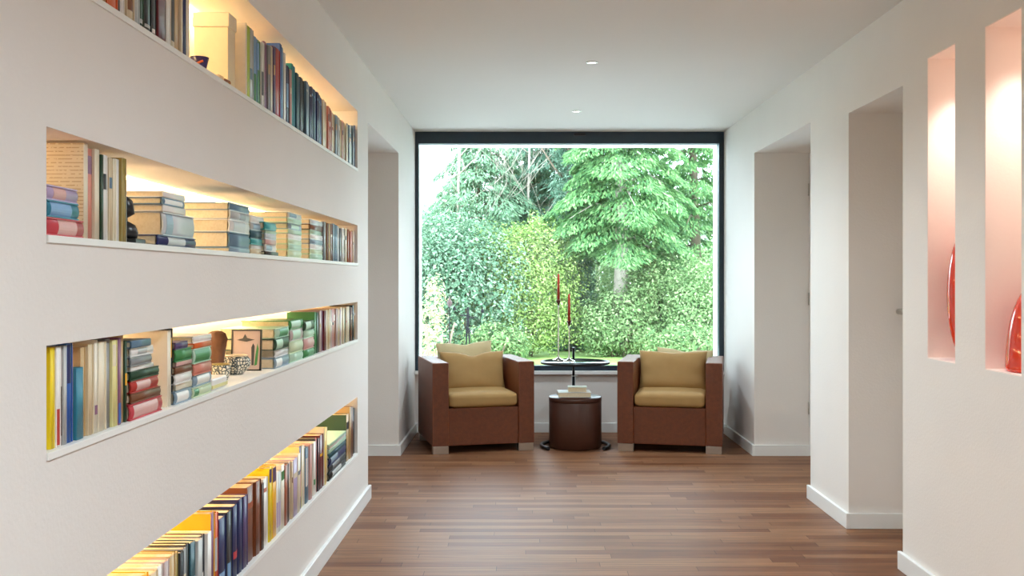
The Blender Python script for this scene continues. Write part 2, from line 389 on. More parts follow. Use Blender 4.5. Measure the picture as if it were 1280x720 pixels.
def book_meshes(w, t, h, spine, cover, pages, band=None, rounded=True, printed=False, name='book'):
    """local: spine towards +x (x=0), width w back to -x, thickness t along y centred, height h along z from 0. returns root object"""
    c = min(.003, t * .18); bm = bmesh.new()
    box(bm, -w, -.001, -t / 2, -t / 2 + c, 0, h, 1); box(bm, -w, -.001, t / 2 - c, t / 2, 0, h, 1)
    n = 6; bul = min(.006, t * .22) if rounded else .0008
    vo, vi = [], []
    for k in range(n + 1):
        u = -1 + 2 * k / n; y = u * t / 2; x = -bul * u * u
        vo.append((bm.verts.new((x, y, 0)), bm.verts.new((x, y, h))))
        vi.append((bm.verts.new((x - c - .001, y * .98, 0)), bm.verts.new((x - c - .001, y * .98, h))))
    for k in range(n):
        f = bm.faces.new((vo[k][0], vo[k + 1][0], vo[k + 1][1], vo[k][1])); f.smooth = True
        bm.faces.new((vi[k + 1][0], vi[k][0], vi[k][1], vi[k + 1][1]))
        bm.faces.new((vo[k][1], vo[k + 1][1], vi[k + 1][1], vi[k][1])); bm.faces.new((vo[k + 1][0], vo[k][0], vi[k][0], vi[k + 1][0]))
    bm.faces.new((vo[0][0], vo[0][1], vi[0][1], vi[0][0])); bm.faces.new((vo[n][1], vo[n][0], vi[n][0], vi[n][1]))
    o = link_bm(name, bm, [cmat(spine), M_PRINT if printed else cmat(cover)])
    ins = .003 if h > .1 else .001
    bm = bmesh.new(); box(bm, -w + .004, -bul - c - .001, -t / 2 + c, t / 2 - c, ins, h - ins)
    link_bm('pages', bm, M_PAGES if pages == 'pages' else cmat(pages), o)
    if band:
        bc, z0, z1 = band; bm = bmesh.new(); va, vb = [], []
        for k in range(n + 1):
            u = (-1 + 2 * k / n) * .86; y = u * t / 2; x = -bul * u * u + .0006
            va.append(bm.verts.new((x, y, h * z0))); vb.append(bm.verts.new((x, y, h * z1)))
        for k in range(n): bm.faces.new((va[k], va[k + 1], vb[k + 1], vb[k]))
        bo = link_bm('spine_label', bm, cmat(bc), o); sol = bo.modifiers.new('s', 'SOLIDIFY'); sol.thickness = .0004
        bo['label'] = word(bc) + ' spine label'
    return o
UNIQ = set()
def setlabel(o, lb, row, grp):
    if lb in UNIQ: print('DUPLICATE LABEL', lb)
    if len(lb.split()) > 16: print('LONG LABEL', lb)
    UNIQ.add(lb); tag(o, lb, 'book', grp)
def size_word(h, row):
    big = row in ('top', 'bottom')
    return 'tall' if h > (.25 if big else .197) else ('short' if h < (.215 if big else .165) else '')
KIN = dict(cream=('cream', 'tan', 'ivory'), tan=('tan', 'brown', 'beige'), bluegrey=('bluegrey', 'slate', 'silver'), white=('white', 'lightgrey', 'ivory'), rust=('rust', 'darkbrown', 'salmon'), pinkgrey=('pinkgrey', 'beige', 'mauve'),
  grey=('grey', 'charcoal', 'lightgrey'), brown=('brown', 'tan', 'darkbrown'), pink=('pink', 'beige', 'salmon'), beige=('beige', 'pinkgrey', 'cream'), ivory=('ivory', 'beige', 'white'), slate=('slate', 'bluegrey', 'navy'), blue=('blue', 'skyblue', 'navy'),
  navy=('navy', 'slate', 'blue'), black=('black', 'charcoal', 'darkbrown'), charcoal=('charcoal', 'black', 'slate'), darkteal=('darkteal', 'slate', 'teal'), green=('green', 'darkgreen', 'palegreen'), yellow=('yellow', 'amber', 'paleyellow'), red=('red', 'darkred', 'salmon'),
  lightgrey=('lightgrey', 'white', 'grey'), salmon=('salmon', 'rust', 'pink'), darkbrown=('darkbrown', 'brown', 'black'), paleyellow=('paleyellow', 'cream', 'olive'), darkgreen=('darkgreen', 'green', 'black'), turquoise=('turquoise', 'teal', 'green'), olive=('olive', 'tan', 'brown'))
def split_wide(items):
    out = []
    for it in items:
        p0, p1, h, col = it[:4]; op = it[4] if len(it) > 4 else {}
        y0, y1 = d_of(p0, XL), d_of(p1, XL); n = 3 if y1 - y0 > .10 else (2 if y1 - y0 > .052 else 1)
        if op.get('solo') or n == 1 or col not in KIN or p0 < 345: out.append(it); continue
        for k in range(n):
            a, b = y0 + (y1 - y0) * k / n, y0 + (y1 - y0) * (k + 1) / n
            o2 = {q: v for q, v in op.items() if not (q == 'first' and k) and not (q == 'last' and k < n - 1) and not (q == 'nm' and k)}
            out.append((VX - F * -XL / a, VX - F * -XL / b, h * (1 - .02 * k), KIN[col][k], o2))
    return out
def standing(row, z, items, name_of=None):
    """items: (px0, px1, height, spine, {opts}) in order along the wall"""
    items = split_wide(items)
    for i, it in enumerate(items):
        p0, p1, h, col = it[:4]; op = it[4] if len(it) > 4 else {}
        ins = op.get('ins', random.uniform(.008, .017)); xs = XL - ins
        y0, y1 = d_of(p0, XL - .012), d_of(p1, XL - .012); t = max(.004, y1 - y0 - .0012)
        # keep neighbours apart where spines sit at different depths
        if i and items[i - 1][1] > p0 - .6: y0 = max(y0, standing.last + .0008)
        t = max(.004, y1 - y0 - .0008)
        w = op.get('w', min(.235 - ins, h * random.uniform(.66, .76)))
        band = op.get('band')
        if band is None and t > .010 and random.random() < .5:
            a = random.uniform(.55, .7); band = (random.choice(['white', 'cream', 'charcoal', 'tan'] if col not in ('white', 'cream', 'ivory', 'beige') else ['charcoal', 'brown', 'red', 'slate']), a, a + random.uniform(.06, .16))
        o = book_meshes(w, t, h, col, op.get('cover', col), op.get('pages', 'pages'), band or None, t > .016 and random.random() < .7, op.get('printed', False))
        o.location = (xs, y0 + t / 2, z + .0005); standing.last = y0 + t
        lean = op.get('lean', 0)
        if lean: o.rotation_euler = (lean, 0, 0)
        sw = size_word(h, row); pre = items[i - 1] if i else None; nx = items[i + 1] if i + 1 < len(items) else None
        nm = op.get('nm', ((sw + ' ') if sw else '') + word(col) + ' book')
        tw = 'thick ' if t > .048 and 'nm' not in op else ('thin ' if t < .012 and 'nm' not in op else '')
        pa = op.get('prev', word(pre[3]) if pre else op.get('first', 'shelf end')); nb = op.get('next', word(nx[3]) if nx else op.get('last', 'the shelf end'))
        mid = 'between %s and %s' % (pa, nb)
        setlabel(o, ('%s%s on the %s shelf, %s%s') % (tw, nm, row, mid, '' if len(mid.split()) > 5 or 'shelf end' in mid or 'stack' in mid or 'box' in mid or 'bookend' in mid else ' books'), row, 'books standing on the %s shelf' % row)
def stack(row, z, p0, p1, items, desc, ins=.012, w=.16, jitter=.008):
    """items from the bottom up: (thickness, spine, {opts}); the pile stands at px p0..p1 along the wall"""
    n = len(items); zz = z + .0005
    for i, it in enumerate(items):
        t, col = it[:2]; op = it[2] if len(it) > 2 else {}
        xs = XL - ins - (0 if i == 0 else random.uniform(0, jitter))
        y0, y1 = d_of(op.get('p0', p0), xs), d_of(op.get('p1', p1), xs)
        sh = random.uniform(0, jitter) if i else 0; L = y1 - y0 - sh
        wd = op.get('w', min(w * random.uniform(.92, 1.06), .215))
        t2 = t - .0006
        o = book_meshes(wd, t2, L, col, op.get('cover', col), op.get('pages', 'pages'), op.get('band'), t2 > .018)
        # lay it down: local z (height) -> +y, local y (thickness) -> -z
        o.rotation_euler = (-math.pi / 2, 0, 0); o.rotation_mode = 'XYZ'
        o.location = (xs, y0 + sh, zz + t2 / 2); zz += t2 + .0005
        pos = 'topmost' if i == n - 1 else ('undermost' if i == 0 else {1: 'second', 2: 'third', 3: 'fourth', 4: 'fifth', 5: 'sixth', 6: 'seventh', 7: 'eighth'}[i] + ' from bottom')
        setlabel(o, '%s book lying %s in the %s, %s shelf' % (word(col), pos, desc, row), row, 'books lying in the ' + desc)

Z1, Z2, Z3, Z4 = [a for _, a, b in SH]
# --- top shelf
standing('top', Z1, [(112, 123, .27, 'brown'), (123.5, 133, .26, 'tan'), (133.5, 147, .275, 'orange', {'band': False}), (147.5, 151, .25, 'darkbrown'), (151.5, 157, .26, 'white', {'band': False}),
  (157.5, 167, .27, 'beige', {'band': ('brown', .1, .5)}), (167.5, 174, .26, 'lightgrey'), (174.5, 181, .27, 'darkgreen', {'band': ('lightgrey', .06, .1)}), (181.3, 191, .27, 'black', {'band': ('lightgrey', .06, .09)}),
  (191.3, 197, .265, 'charcoal', {'band': ('white', .05, .09)}), (197.5, 208, .27, 'darkred', {'band': False}), (208.5, 214, .27, 'white', {'nm': 'tall white-jacketed book'}), (214.5, 219, .25, 'beige', {'band': ('charcoal', .1, .9)}),
  (219.5, 225, .24, 'tan', {'band': False}), (225.5, 227.5, .25, 'cream'), (227.9, 232, .265, 'navy'), (232.6, 237.5, .25, 'ivory', {'last': 'the purple cup', 'band': False})])
standing('top', Z1, [(306, 308, .25, 'ivory', {'first': 'the cream box', 'band': False, 'w': .17}), (308.3, 311.5, .245, 'lime', {'band': False}), (312, 318, .25, 'lightgrey', {'band': ('slate', .3, .45)}),
  (318.4, 323, .235, 'skyblue', {'band': ('green', 0.02, .45)}), (323.3, 327, .235, 'green', {'band': ('skyblue', .55, .95)}), (327.4, 331, .24, 'white', {'band': ('charcoal', .2, .55)}), (331.5, 334.5, .25, 'mauve'),
  (334.8, 338, .245, 'grey'), (338.4, 341, .25, 'beige'), (341.4, 344, .26, 'purple'), (344.3, 350, .262, 'red', {'band': False}), (350.4, 355.5, .295, 'blue', {'band': False, 'nm': 'tallest blue book'}), (356, 358.5, .275, 'white'),
  (359, 362.5, .235, 'navy', {'band': ('skyblue', .3, .7)}), (363, 365, .23, 'pink'), (365.3, 369.5, .26, 'turquoise', {'band': False}), (370, 375.5, .236, 'darkteal', {'band': False}), (375.8, 381.8, .236, 'charcoal', {'band': False}),
  (382.2, 389.5, .238, 'slate', {'band': ('lightgrey', .82, .86)}), (390, 396, .238, 'navy', {'band': ('skyblue', .84, .88), 'nm': 'dark navy volume'}), (396.4, 403, .236, 'navy', {'band': ('skyblue', .84, .88), 'nm': 'second dark navy volume'}),
  (403.5, 409.5, .225, 'cream', {'band': False}), (410, 413, .215, 'salmon'), (413.3, 415.5, .21, 'red'), (416, 419, .205, 'cream'), (419.3, 421.5, .205, 'bluegrey'), (422, 425, .21, 'white'),
  (425.3, 427.3, .20, 'tan'), (427.6, 430, .205, 'pink'), (430.3, 432, .20, 'darkbrown'), (432.4, 434.4, .205, 'cream'), (434.8, 437, .215, 'slate'), (437.3, 439.2, .22, 'white'), (439.5, 441.5, .225, 'darkteal'),
  (441.8, 443.8, .23, 'bluegrey'), (444.1, 446.6, .24, 'blue')])
# --- second shelf
stack('second', Z2, 58.9, 103, [(.036, 'crimson', {'p1': 105, 'band': ('pink', .3, .8)}), (.034, 'teal', {'p1': 99, 'band': ('skyblue', .1, .75)}), (.030, 'lilac', {'p1': 97.5, 'band': ('pink', .2, .6)})],
      'small stack at the shelf end', ins=.004, w=.12, jitter=.004)
standing('second', Z2, [(106, 111.5, .203, 'cream', {'printed': True, 'band': False, 'w': .21, 'nm': 'printed cream book', 'first': 'the small stack'}), (112, 118, .195, 'salmon', {'band': ('mauve', .72, .92)}),
  (118.4, 124.5, .197, 'cream'), (125, 128.5, .188, 'darkgreen', {'band': False}), (129, 135.5, .19, 'white', {'band': ('charcoal', .6, .78)}), (136, 141.5, .187, 'beige'), (142, 146.5, .188, 'cream'),
  (147, 151.5, .19, 'white'), (152, 157.8, .195, 'olive', {'band': False}), (158.2, 160.3, .165, 'skyblue', {'last': 'the black bookend', 'band': False})])
stack('second', Z2, 203, 243, [(.028, 'navy', {'p0': 198, 'p1': 245, 'band': ('lightgrey', .25, .7)}), (.062, 'silver', {'band': ('bluegrey', .1, .3)}), (.018, 'white', {'p1': 232}), (.019, 'slate', {'p1': 231, 'band': ('white', .1, .9)}), (.016, 'white', {'p1': 231})],
      'stack beside the black bookend', w=.17)
stack('second', Z2, 287, 312, [(.014, 'bluegrey'), (.050, 'slate'), (.040, 'white', {'band': ('lightgrey', .2, .8)}), (.030, 'lightgrey', {'band': ('grey', .5, .8)}), (.025, 'slate')], 'wide stack with bluish spines', w=.2, ins=.008)
stack('second', Z2, 313.5, 330, [(.020, 'beige'), (.014, 'white'), (.021, 'turquoise'), (.030, 'darkteal'), (.027, 'lightgrey', {'band': ('bluegrey', .2, .7)}), (.025, 'white')], 'stack behind the bluish spines', w=.16, ins=.02)
stack('second', Z2, 331.5, 345.5, [(.014, 'black', {'p1': 348}), (.026, 'white', {'band': ('bluegrey', .1, .6)}), (.018, 'pink'), (.022, 'silver'), (.012, 'mint'), (.028, 'turquoise')], 'stack topped by a turquoise book', w=.12, ins=.006)
stack('second', Z2, 360.5, 377, [(.030, 'palegreen'), (.024, 'mint'), (.020, 'palegreen'), (.022, 'white'), (.018, 'mint'), (.024, 'bluegrey', {'band': ('mint', .2, .8)}), (.020, 'mint'), (.022, 'lightgrey', {'band': ('slate', .1, .6)})], 'tall pale-green stack', w=.2, ins=.010)
stack('second', Z2, 388, 403.5, [(.024, 'mint'), (.022, 'palegreen'), (.022, 'white'), (.022, 'bluegrey'), (.022, 'white'), (.020, 'mint'), (.024, 'brown'), (.022, 'silver')], 'stack before the brown books', w=.2, ins=.014)
standing('second', Z2, [(404.5, 407, .18, 'grey', {'first': 'the stack'}), (407.4, 410.5, .182, 'tan', {'band': False}), (410.8, 413.6, .18, 'olive'), (414, 416.5, .178, 'brown'), (417, 424.3, .185, 'bluegrey', {'band': False}), (424.7, 427, .17, 'charcoal'),
  (427.3, 429.3, .175, 'white'), (429.6, 431.6, .175, 'darkbrown'), (432, 434, .178, 'cream'), (434.4, 439, .175, 'rust', {'band': False}), (439.3, 441.2, .17, 'pink'), (441.5, 443.6, .176, 'beige'), (444, 446.4, .17, 'lightgrey')])
# --- third shelf
standing('third', Z3, [(62, 68, .2, 'yellow', {'band': False, 'nm': 'bright yellow book'}), (68.5, 74.5, .2, 'white', {'band': ('red', .02, .38)}), (75, 78, .198, 'pinkgrey', {'band': ('darkbrown', .1, .6)}), (78.4, 82.5, .2, 'lightgrey', {'band': False}),
  (83, 91, .203, 'blue', {'band': ('navy', .6, .99), 'nm': 'tall blue-and-navy book'}), (91.5, 93.5, .19, 'salmon'), (94, 103, .15, 'teal', {'band': False, 'cover': 'teal'}), (103.5, 110, .19, 'tan', {'band': False}), (110.4, 117.5, .195, 'beige', {'band': False}),
  (118, 122, .202, 'ivory', {'band': ('mauve', .2, .3)}), (122.5, 133, .196, 'cream', {'band': False}), (133.5, 139.5, .2, 'grey', {'band': False}), (140, 146.5, .196, 'paleyellow', {'band': ('cream', .7, .95)}),
  (147, 150.5, .2, 'mauve', {'band': ('blue', .02, .25)}), (151, 157, .204, 'tan', {'band': False}), (157.4, 160, .19, 'darkgreen', {'last': 'the stack with red spines', 'band': ('amber', .45, .6)})])
stack('third', Z3, 163.5, 198, [(.038, 'crimson', {'p1': 203, 'band': ('pink', .1, .85)}), (.024, 'brown', {'p1': 201}), (.030, 'red', {'band': ('pink', .2, .7)}), (.023, 'darkgreen', {'p1': 199}), (.012, 'white', {'p1': 192}), (.022, 'grey', {'p1': 190}), (.022, 'white', {'p1': 192, 'band': ('lightgrey', .3, .7)}), (.018, 'slate', {'p1': 189})],
      'stack with red spines', w=.15, ins=.006)
standing('third', Z3, [(208.5, 213, .2, 'ivory', {'band': False, 'w': .21, 'nm': 'cream jacketed book', 'first': 'the red stack'}), (213.4, 218.4, .203, 'black', {'band': ('amber', .62, .88), 'last': 'the purple-topped stack', 'w': .19})])
stack('third', Z3, 219.5, 240, [(.034, 'bluegrey', {'band': ('white', .1, .8)}), (.018, 'cream'), (.028, 'white'), (.020, 'brown'), (.012, 'pink'), (.034, 'green'), (.020, 'purple', {'p1': 235})], 'stack topped by a purple book', w=.13, ins=.006)
stack('third', Z3, 242, 264.5, [(.028, 'palegreen', {'band': ('green', .05, .3)}), (.033, 'bluegrey', {'band': ('white', .2, .9)}), (.034, 'salmon'), (.043, 'mint', {'band': ('green', .1, .9)}), (.015, 'orange'), (.020, 'white')], 'stack with a sage-green spine', w=.14, ins=.006)
stack('third', Z3, 344, 361.5, [(.038, 'bluegrey', {'band': ('white', .1, .5)}), (.030, 'white'), (.042, 'darkgreen', {'band': ('mint', .1, .55)}), (.038, 'mint', {'band': ('green', .3, .9)})], 'green stack behind the picture', w=.2, ins=.006)
stack('third', Z3, 362.5, 379, [(.036, 'mint'), (.048, 'palegreen'), (.046, 'pinkgrey', {'band': ('mint', .2, .8)}), (.038, 'green', {'band': ('mint', .1, .8)})], 'middle green stack', w=.2, ins=.006)
stack('third', Z3, 380, 393, [(.034, 'green'), (.046, 'pink'), (.034, 'mint'), (.040, 'darkgreen', {'band': ('mint', .2, .7)})], 'green stack nearest the window', w=.2, ins=.006)
standing('third', Z3, [(394, 399, .185, 'green', {'first': 'the green stack', 'band': False}), (399.4, 401.6, .188, 'pinkgrey'), (402, 404.5, .188, 'mauve'), (404.8, 407, .185, 'darkred'), (407.4, 411, .188, 'cream', {'band': False}), (411.4, 415, .19, 'beige'), (415.3, 417.4, .188, 'pink'), (417.7, 420, .187, 'rust'),
  (420.4, 426, .186, 'pinkgrey', {'band': False}), (426.4, 430.5, .188, 'ivory', {'band': False}), (430.8, 432.4, .18, 'darkgreen'), (432.7, 435, .188, 'beige'), (435.3, 437.3, .186, 'cream'), (437.6, 440, .183, 'darkbrown'), (440.3, 442.2, .19, 'black'), (442.5, 444.4, .19, 'tan'), (444.7, 446.5, .187, 'paleyellow')])
# --- bottom shelf
standing('bottom', Z4, [(150, 160, .225, 'cream'), (160.5, 169, .23, 'tan'), (169.5, 178, .225, 'ivory', {'nm': 'ivory paperback'}), (178.5, 187, .235, 'amber', {'band': False}), (187.5, 197, .225, 'beige'), (197.5, 204, .228, 'white'), (204.5, 211, .23, 'pinkgrey'), (211.5, 219, .232, 'tan', {'band': False}),
  (219.5, 224, .228, 'olive'), (224.5, 229, .22, 'charcoal'), (229.5, 234, .222, 'grey'), (234.4, 239, .225, 'black', {'band': ('slate', .1, .6)}), (239.5, 246, .22, 'darkteal', {'band': ('skyblue', .1, .55)}), (246.5, 252, .215, 'lightgrey'), (252.4, 258, .216, 'charcoal', {'band': ('white', .3, .5)}), (258.5, 263.5, .214, 'white', {'band': False}),
  (264, 269.5, .262, 'mauve', {'cover': 'amber', 'band': ('yellow', .05, .14), 'w': .2}), (270, 275, .25, 'orange', {'band': ('lightgrey', .3, .7), 'cover': 'red'}), (275.5, 284.5, .222, 'navy', {'band': ('skyblue', .02, .24)}), (285, 291, .226, 'charcoal', {'band': ('skyblue', .02, .28)}), (291.5, 298, .232, 'navy', {'band': ('crimson', .26, .36), 'nm': 'navy hardback'}),
  (298.4, 303.5, .24, 'navy', {'band': False, 'nm': 'taller navy hardback'}), (304, 309.5, .238, 'purple', {'band': False}), (310, 319, .256, 'leather', {'band': ('rust', .7, .78)}), (319.4, 326, .256, 'leather', {'band': False, 'nm': 'second brown-leather book'}), (326.4, 329, .235, 'darkbrown', {'band': False}), (329.5, 335.5, .243, 'white', {'band': ('salmon', .8, .86)}),
  (336, 340, .27, 'yellow', {'cover': 'yellow', 'band': ('purple', .8, .98), 'nm': 'yellow book with purple top'}), (340.4, 345, .265, 'amber', {'cover': 'yellow', 'band': ('purple', .78, .98)}), (345.5, 351, .235, 'white', {'band': ('lilac', .1, .5)}), (351.5, 355.5, .245, 'ivory', {'band': ('green', .76, .9)}), (356, 361.5, .235, 'rust', {'band': False}),
  (362, 366, .235, 'pinkgrey'), (366.4, 371, .232, 'lilac'), (371.5, 374.5, .24, 'cream'), (374.8, 378.2, .262, 'purple', {'band': ('pink', .2, .6), 'cover': 'paleyellow'}), (378.6, 382, .255, 'ivory'), (382.4, 387, .24, 'slate', {'band': ('white', .3, .8)}), (387.4, 391.5, .24, 'pink'), (392, 395, .235, 'white', {'band': ('green', .2, .3)}),
  (395.5, 399.5, .245, 'red', {'cover': 'charcoal', 'band': False}), (400, 404.3, .245, 'darkred', {'band': ('amber', .6, .65)}), (404.8, 410.3, .268, 'yellow', {'last': 'the dark small stack', 'cover': 'ivory', 'band': False})])
stack('bottom', Z4, 411.5, 432.5, [(.034, 'black', {'band': ('lightgrey', .2, .7)}), (.032, 'charcoal', {'band': ('grey', .2, .6)}), (.036, 'navy', {'band': ('bluegrey', .1, .5)}), (.022, 'darkteal'), (.018, 'mint'), (.018, 'white'), (.014, 'mint')], 'dark small stack', w=.13, ins=.006)
standing('bottom', Z4, [(433.6, 436.5, .245, 'tan', {'first': 'the dark stack', 'w': .215, 'cover': 'darkgreen', 'solo': 1, 'nm': 'tan book with dark-green cover'}), (436.8, 439.3, .275, 'tan', {'band': False}), (439.6, 442, .27, 'brown', {'band': False}), (442.3, 444.2, .25, 'charcoal'), (444.5, 446.6, .262, 'black')])

# ------------------------------------------------------------------ ornaments among the books
# black bust bookend
t = empty('bookend', (-1.00, 2.47, Z2)); tag(t, 'black bust-shaped bookend beside the stack with the navy book', 'bookend')
bm = bmesh.new(); box(bm, -.05, .05, -.035, .03, 0, .014); link_bm('base', bm, M_BLACK, t, bevel=.002)
bm = bmesh.new(); lathe(bm, [(0, .014), (.038, .014), (.041, .03), (.034, .048), (.016, .058), (.015, .066), (.026, .076), (.031, .092), (.028, .108), (.016, .119), (0, .122)], 24)
for v in bm.verts: v.co.y *= .8
for v in bm.verts:
    if .07 < v.co.z < .09 and v.co.x > 0: v.co.x += .007
link_bm('bust', bm, M_BLACK, t, smooth=True)
# purple cup
t = empty('cup', (-.955, 2.93, Z1)); tag(t, 'small dark purple cup with an orange swirl on the top shelf', 'cup')
bm = bmesh.new(); lathe(bm, [(0, .0), (.016, .0), (.019, .01), (.027, .045), (.025, .045), (.017, .010), (0, .008)], 28); link_bm('bowl', bm, mat('purple_glaze', '33245c', .2, var=.2), t)
bm = bmesh.new(); tube(bm, [(math.cos(a) * (.0185 + .0085 * (.012 + .0018 * k) / .045 + .002), math.sin(a) * (.0185 + .0085 * (.012 + .0018 * k) / .045 + .002), .014 + .0013 * k) for k, a in enumerate([-2.2 + .1 * i for i in range(14)])], .0035, 8)
link_bm('painted_swirl', bm, cmat('orange'), t)
# small shells
for i, (x, y, lb) in enumerate([(-.942, 3.06, 'small speckled shell beside the purple cup on the top shelf'), (-.942, 3.13, 'small brown shell in front of the cream box on the top shelf')]):
    bm = bmesh.new(); pts, rs = [], []
    for k in range(30):
        a = k * .55; q = 1 - k / 30; pts.append((math.cos(a) * .011 * q, math.sin(a) * .011 * q, .009 + .015 * (k / 30))); rs.append(.0085 * q + .0006)
    tube(bm, pts, rs, 10); o = link_bm('shell', bm, cmat(['beige', 'brown'][i])); o.location = (x, y, Z1 + .0005); tag(o, lb, 'shell', 'shells on the top shelf')
# cream box with a lid
t = empty('storage_box', (-1.008, 3.245, Z1)); tag(t, 'tall cream cardboard box with a lid on the top shelf', 'box')
bm = bmesh.new(); box(bm, -.055, .055, -.04, .04, .0005, .205); link_bm('box_body', bm, mat('cream_card', 'ecdcb8', .7), t, bevel=.002)
bm = bmesh.new(); box(bm, -.059, .059, -.044, .044, .205, .252); link_bm('lid', bm, mat('cream_card_lid', 'eee0c0', .7), t, bevel=.003)
# white packet
t = empty('packet', (-.985, 3.045, Z3)); tag(t, 'small white and yellow packet lying by the sage-green stack, third shelf', 'packet')
bm = bmesh.new(); box(bm, -.055, .055, -.075, .075, .0005, .036); link_bm('wrapper', bm, cmat('white'), t, bevel=.006)
bm = bmesh.new(); box(bm, -.0555, .0558, -.0755, .0755, .006, .016); link_bm('yellow_band', bm, cmat('paleyellow'), t)
# carved wooden figure
bm = bmesh.new(); lathe(bm, [(0, 0), (.032, 0), (.034, .02), (.026, .05), (.030, .09), (.034, .115), (.040, .140), (.036, .160), (.018, .170), (0, .172)], 28)
for v in bm.verts:
    a = math.atan2(v.co.y, v.co.x); k = 1 + .10 * math.sin(5 * a + v.co.z * 60); v.co.x *= k; v.co.y *= k * .85
o = link_bm('wooden_carving', bm, mat('carved_wood', '6e4a32', .7, var=.4, scale=25, bump=.4, bscale=60), smooth=True); o.location = (-1.05, 3.405, Z3 + .0005); o.scale = (.85, .85, .92)
tag(o, 'brown carved wooden pot behind the stacked books on the third shelf', 'ornament')
# patterned bowl
def pattern_mat():
    m, nt, b = new_mat('blue_patterned_ceramic'); L = nt.links.new
    tc = N(nt, 'ShaderNodeTexCoord'); v = N(nt, 'ShaderNodeTexVoronoi', Scale=85.0, feature='DISTANCE_TO_EDGE'); L(tc.outputs['Object'], v.inputs['Vector'])
    rp = N(nt, 'ShaderNodeValToRGB'); rp.color_ramp.elements[0].position = .08; rp.color_ramp.elements[1].position = .16
    rp.color_ramp.elements[0].color = lin('3c4a50'); rp.color_ramp.elements[1].color = lin('d9d6c4'); L(v.outputs[0], rp.inputs['Fac'])
    L(rp.outputs['Color'], b.inputs['Base Color']); b.inputs['Roughness'].default_value = .2; return m
MP = pattern_mat()
t = empty('ceramic_bowl', (-1.015, 3.50, Z3)); tag(t, 'rounded ceramic bowl with a dark mottled pattern before the framed picture', 'bowl')
bm = bmesh.new(); lathe(bm, [(0, .0005), (.026, .0005), (.030, .006), (.047, .022), (.053, .038), (.050, .054), (.040, .064), (.037, .064), (.046, .052), (.048, .038), (.042, .022), (0, .010)], 32); link_bm('bowl_body', bm, MP, t)
bm = bmesh.new(); lathe(bm, [(.036, .0642), (.042, .0635), (.043, .067), (.038, .0685), (.036, .0642)], 32); link_bm('rim', bm, cmat('beige'), t)
t = empty('ceramic_cup', (-1.0, 3.285, Z3)); tag(t, 'small patterned ceramic cup standing next to the mottled bowl', 'cup')
bm = bmesh.new(); lathe(bm, [(0, .0005), (.02, .0005), (.028, .02), (.030, .045), (.027, .052), (.025, .052), (.027, .04), (0, .012)], 28); link_bm('cup_body', bm, MP, t)
bm = bmesh.new(); lathe(bm, [(.0245, .0522), (.0285, .0522), (.029, .056), (.0245, .056), (.0245, .0522)], 28); link_bm('rim', bm, cmat('olive'), t)
# framed picture leaning on the green stack
t = empty('framed_picture', (-1.015, 3.632, Z3)); t.rotation_euler = (math.radians(-5), 0, 0)
tag(t, 'small framed picture of dark and green shapes leaning on green stack', 'picture')
bm = bmesh.new()
for q in ((-.055, -.050, 0, .15), (.050, .055, 0, .15), (-.050, .050, 0, .005), (-.050, .050, .145, .15)): box(bm, q[0], q[1], -.004, .006, q[2], q[3])
link_bm('frame', bm, M_BLACK, t)
bm = bmesh.new(); box(bm, -.050, .050, 0, .004, .005, .145); link_bm('artwork_ground', bm, cmat('pinkgrey'), t)
bm = bmesh.new()
def flat(bm, pts, y0=-.0008, y1=0):
    a = [bm.verts.new((x, y0, z)) for x, z in pts]; b = [bm.verts.new((x, y1, z)) for x, z in pts]
    bm.faces.new(a); bm.faces.new(b[::-1])
    for k in range(len(pts)): bm.faces.new((a[k], b[k], b[(k + 1) % len(pts)], a[(k + 1) % len(pts)]))
flat(bm, [(-.036, .112), (-.014, .118), (-.006, .134), (.002, .119), (.03, .113), (0, .106)]); flat(bm, [(.02, .02), (.028, .02), (.03, .09), (.024, .1), (.018, .085)])
link_bm('dark_shapes', bm, cmat('charcoal'), t)
bm = bmesh.new(); flat(bm, [(.030, .018), (.040, .022), (.045, .08), (.04, .1), (.034, .06)]); link_bm('green_shape', bm, cmat('green'), t)

# ------------------------------------------------------------------ red vases in the display niches
bm = bmesh.new(); Zn = RZ[0] + .0045
pr = [(0, 0), (.030, 0), (.034, .006)]
for k in range(1, 24):
    u = -.93 + 1.80 * k / 23; pr.append((.082 * math.sqrt(1 - u * u) , .262 + .272 * u))
pr += [(.036, .502), (.030, .504)]
pr += [(.030 + .04 * math.sin(math.pi * k / 12), .50 - .46 * k / 12) for k in range(1, 12)] + [(0, .035)]
lathe(bm, pr, 48)
v1 = link_bm('vase', bm, M_RED); v1.location = (XR + .112, 4.035, Zn); tag(v1, 'tall red slender oval glass vase in the niche beside the doorway', 'vase')
bm = bmesh.new(); pr = [(0, 0), (.100, 0), (.105, .006)]
for k in range(1, 20):
    z = .29 * k / 19; pr.append((.106 * math.sqrt(max(.02, 1 - (z / .318) ** 2.2)), z))
pr += [(r - .006, z) for r, z in pr[:2:-1]] + [(0, .02)]
lathe(bm, pr, 48)
v2 = link_bm('vase', bm, M_RED); v2.location = (XR + .125, 3.515, Zn); tag(v2, 'broad red dome-shaped glass vase in the niche at the picture edge', 'vase')

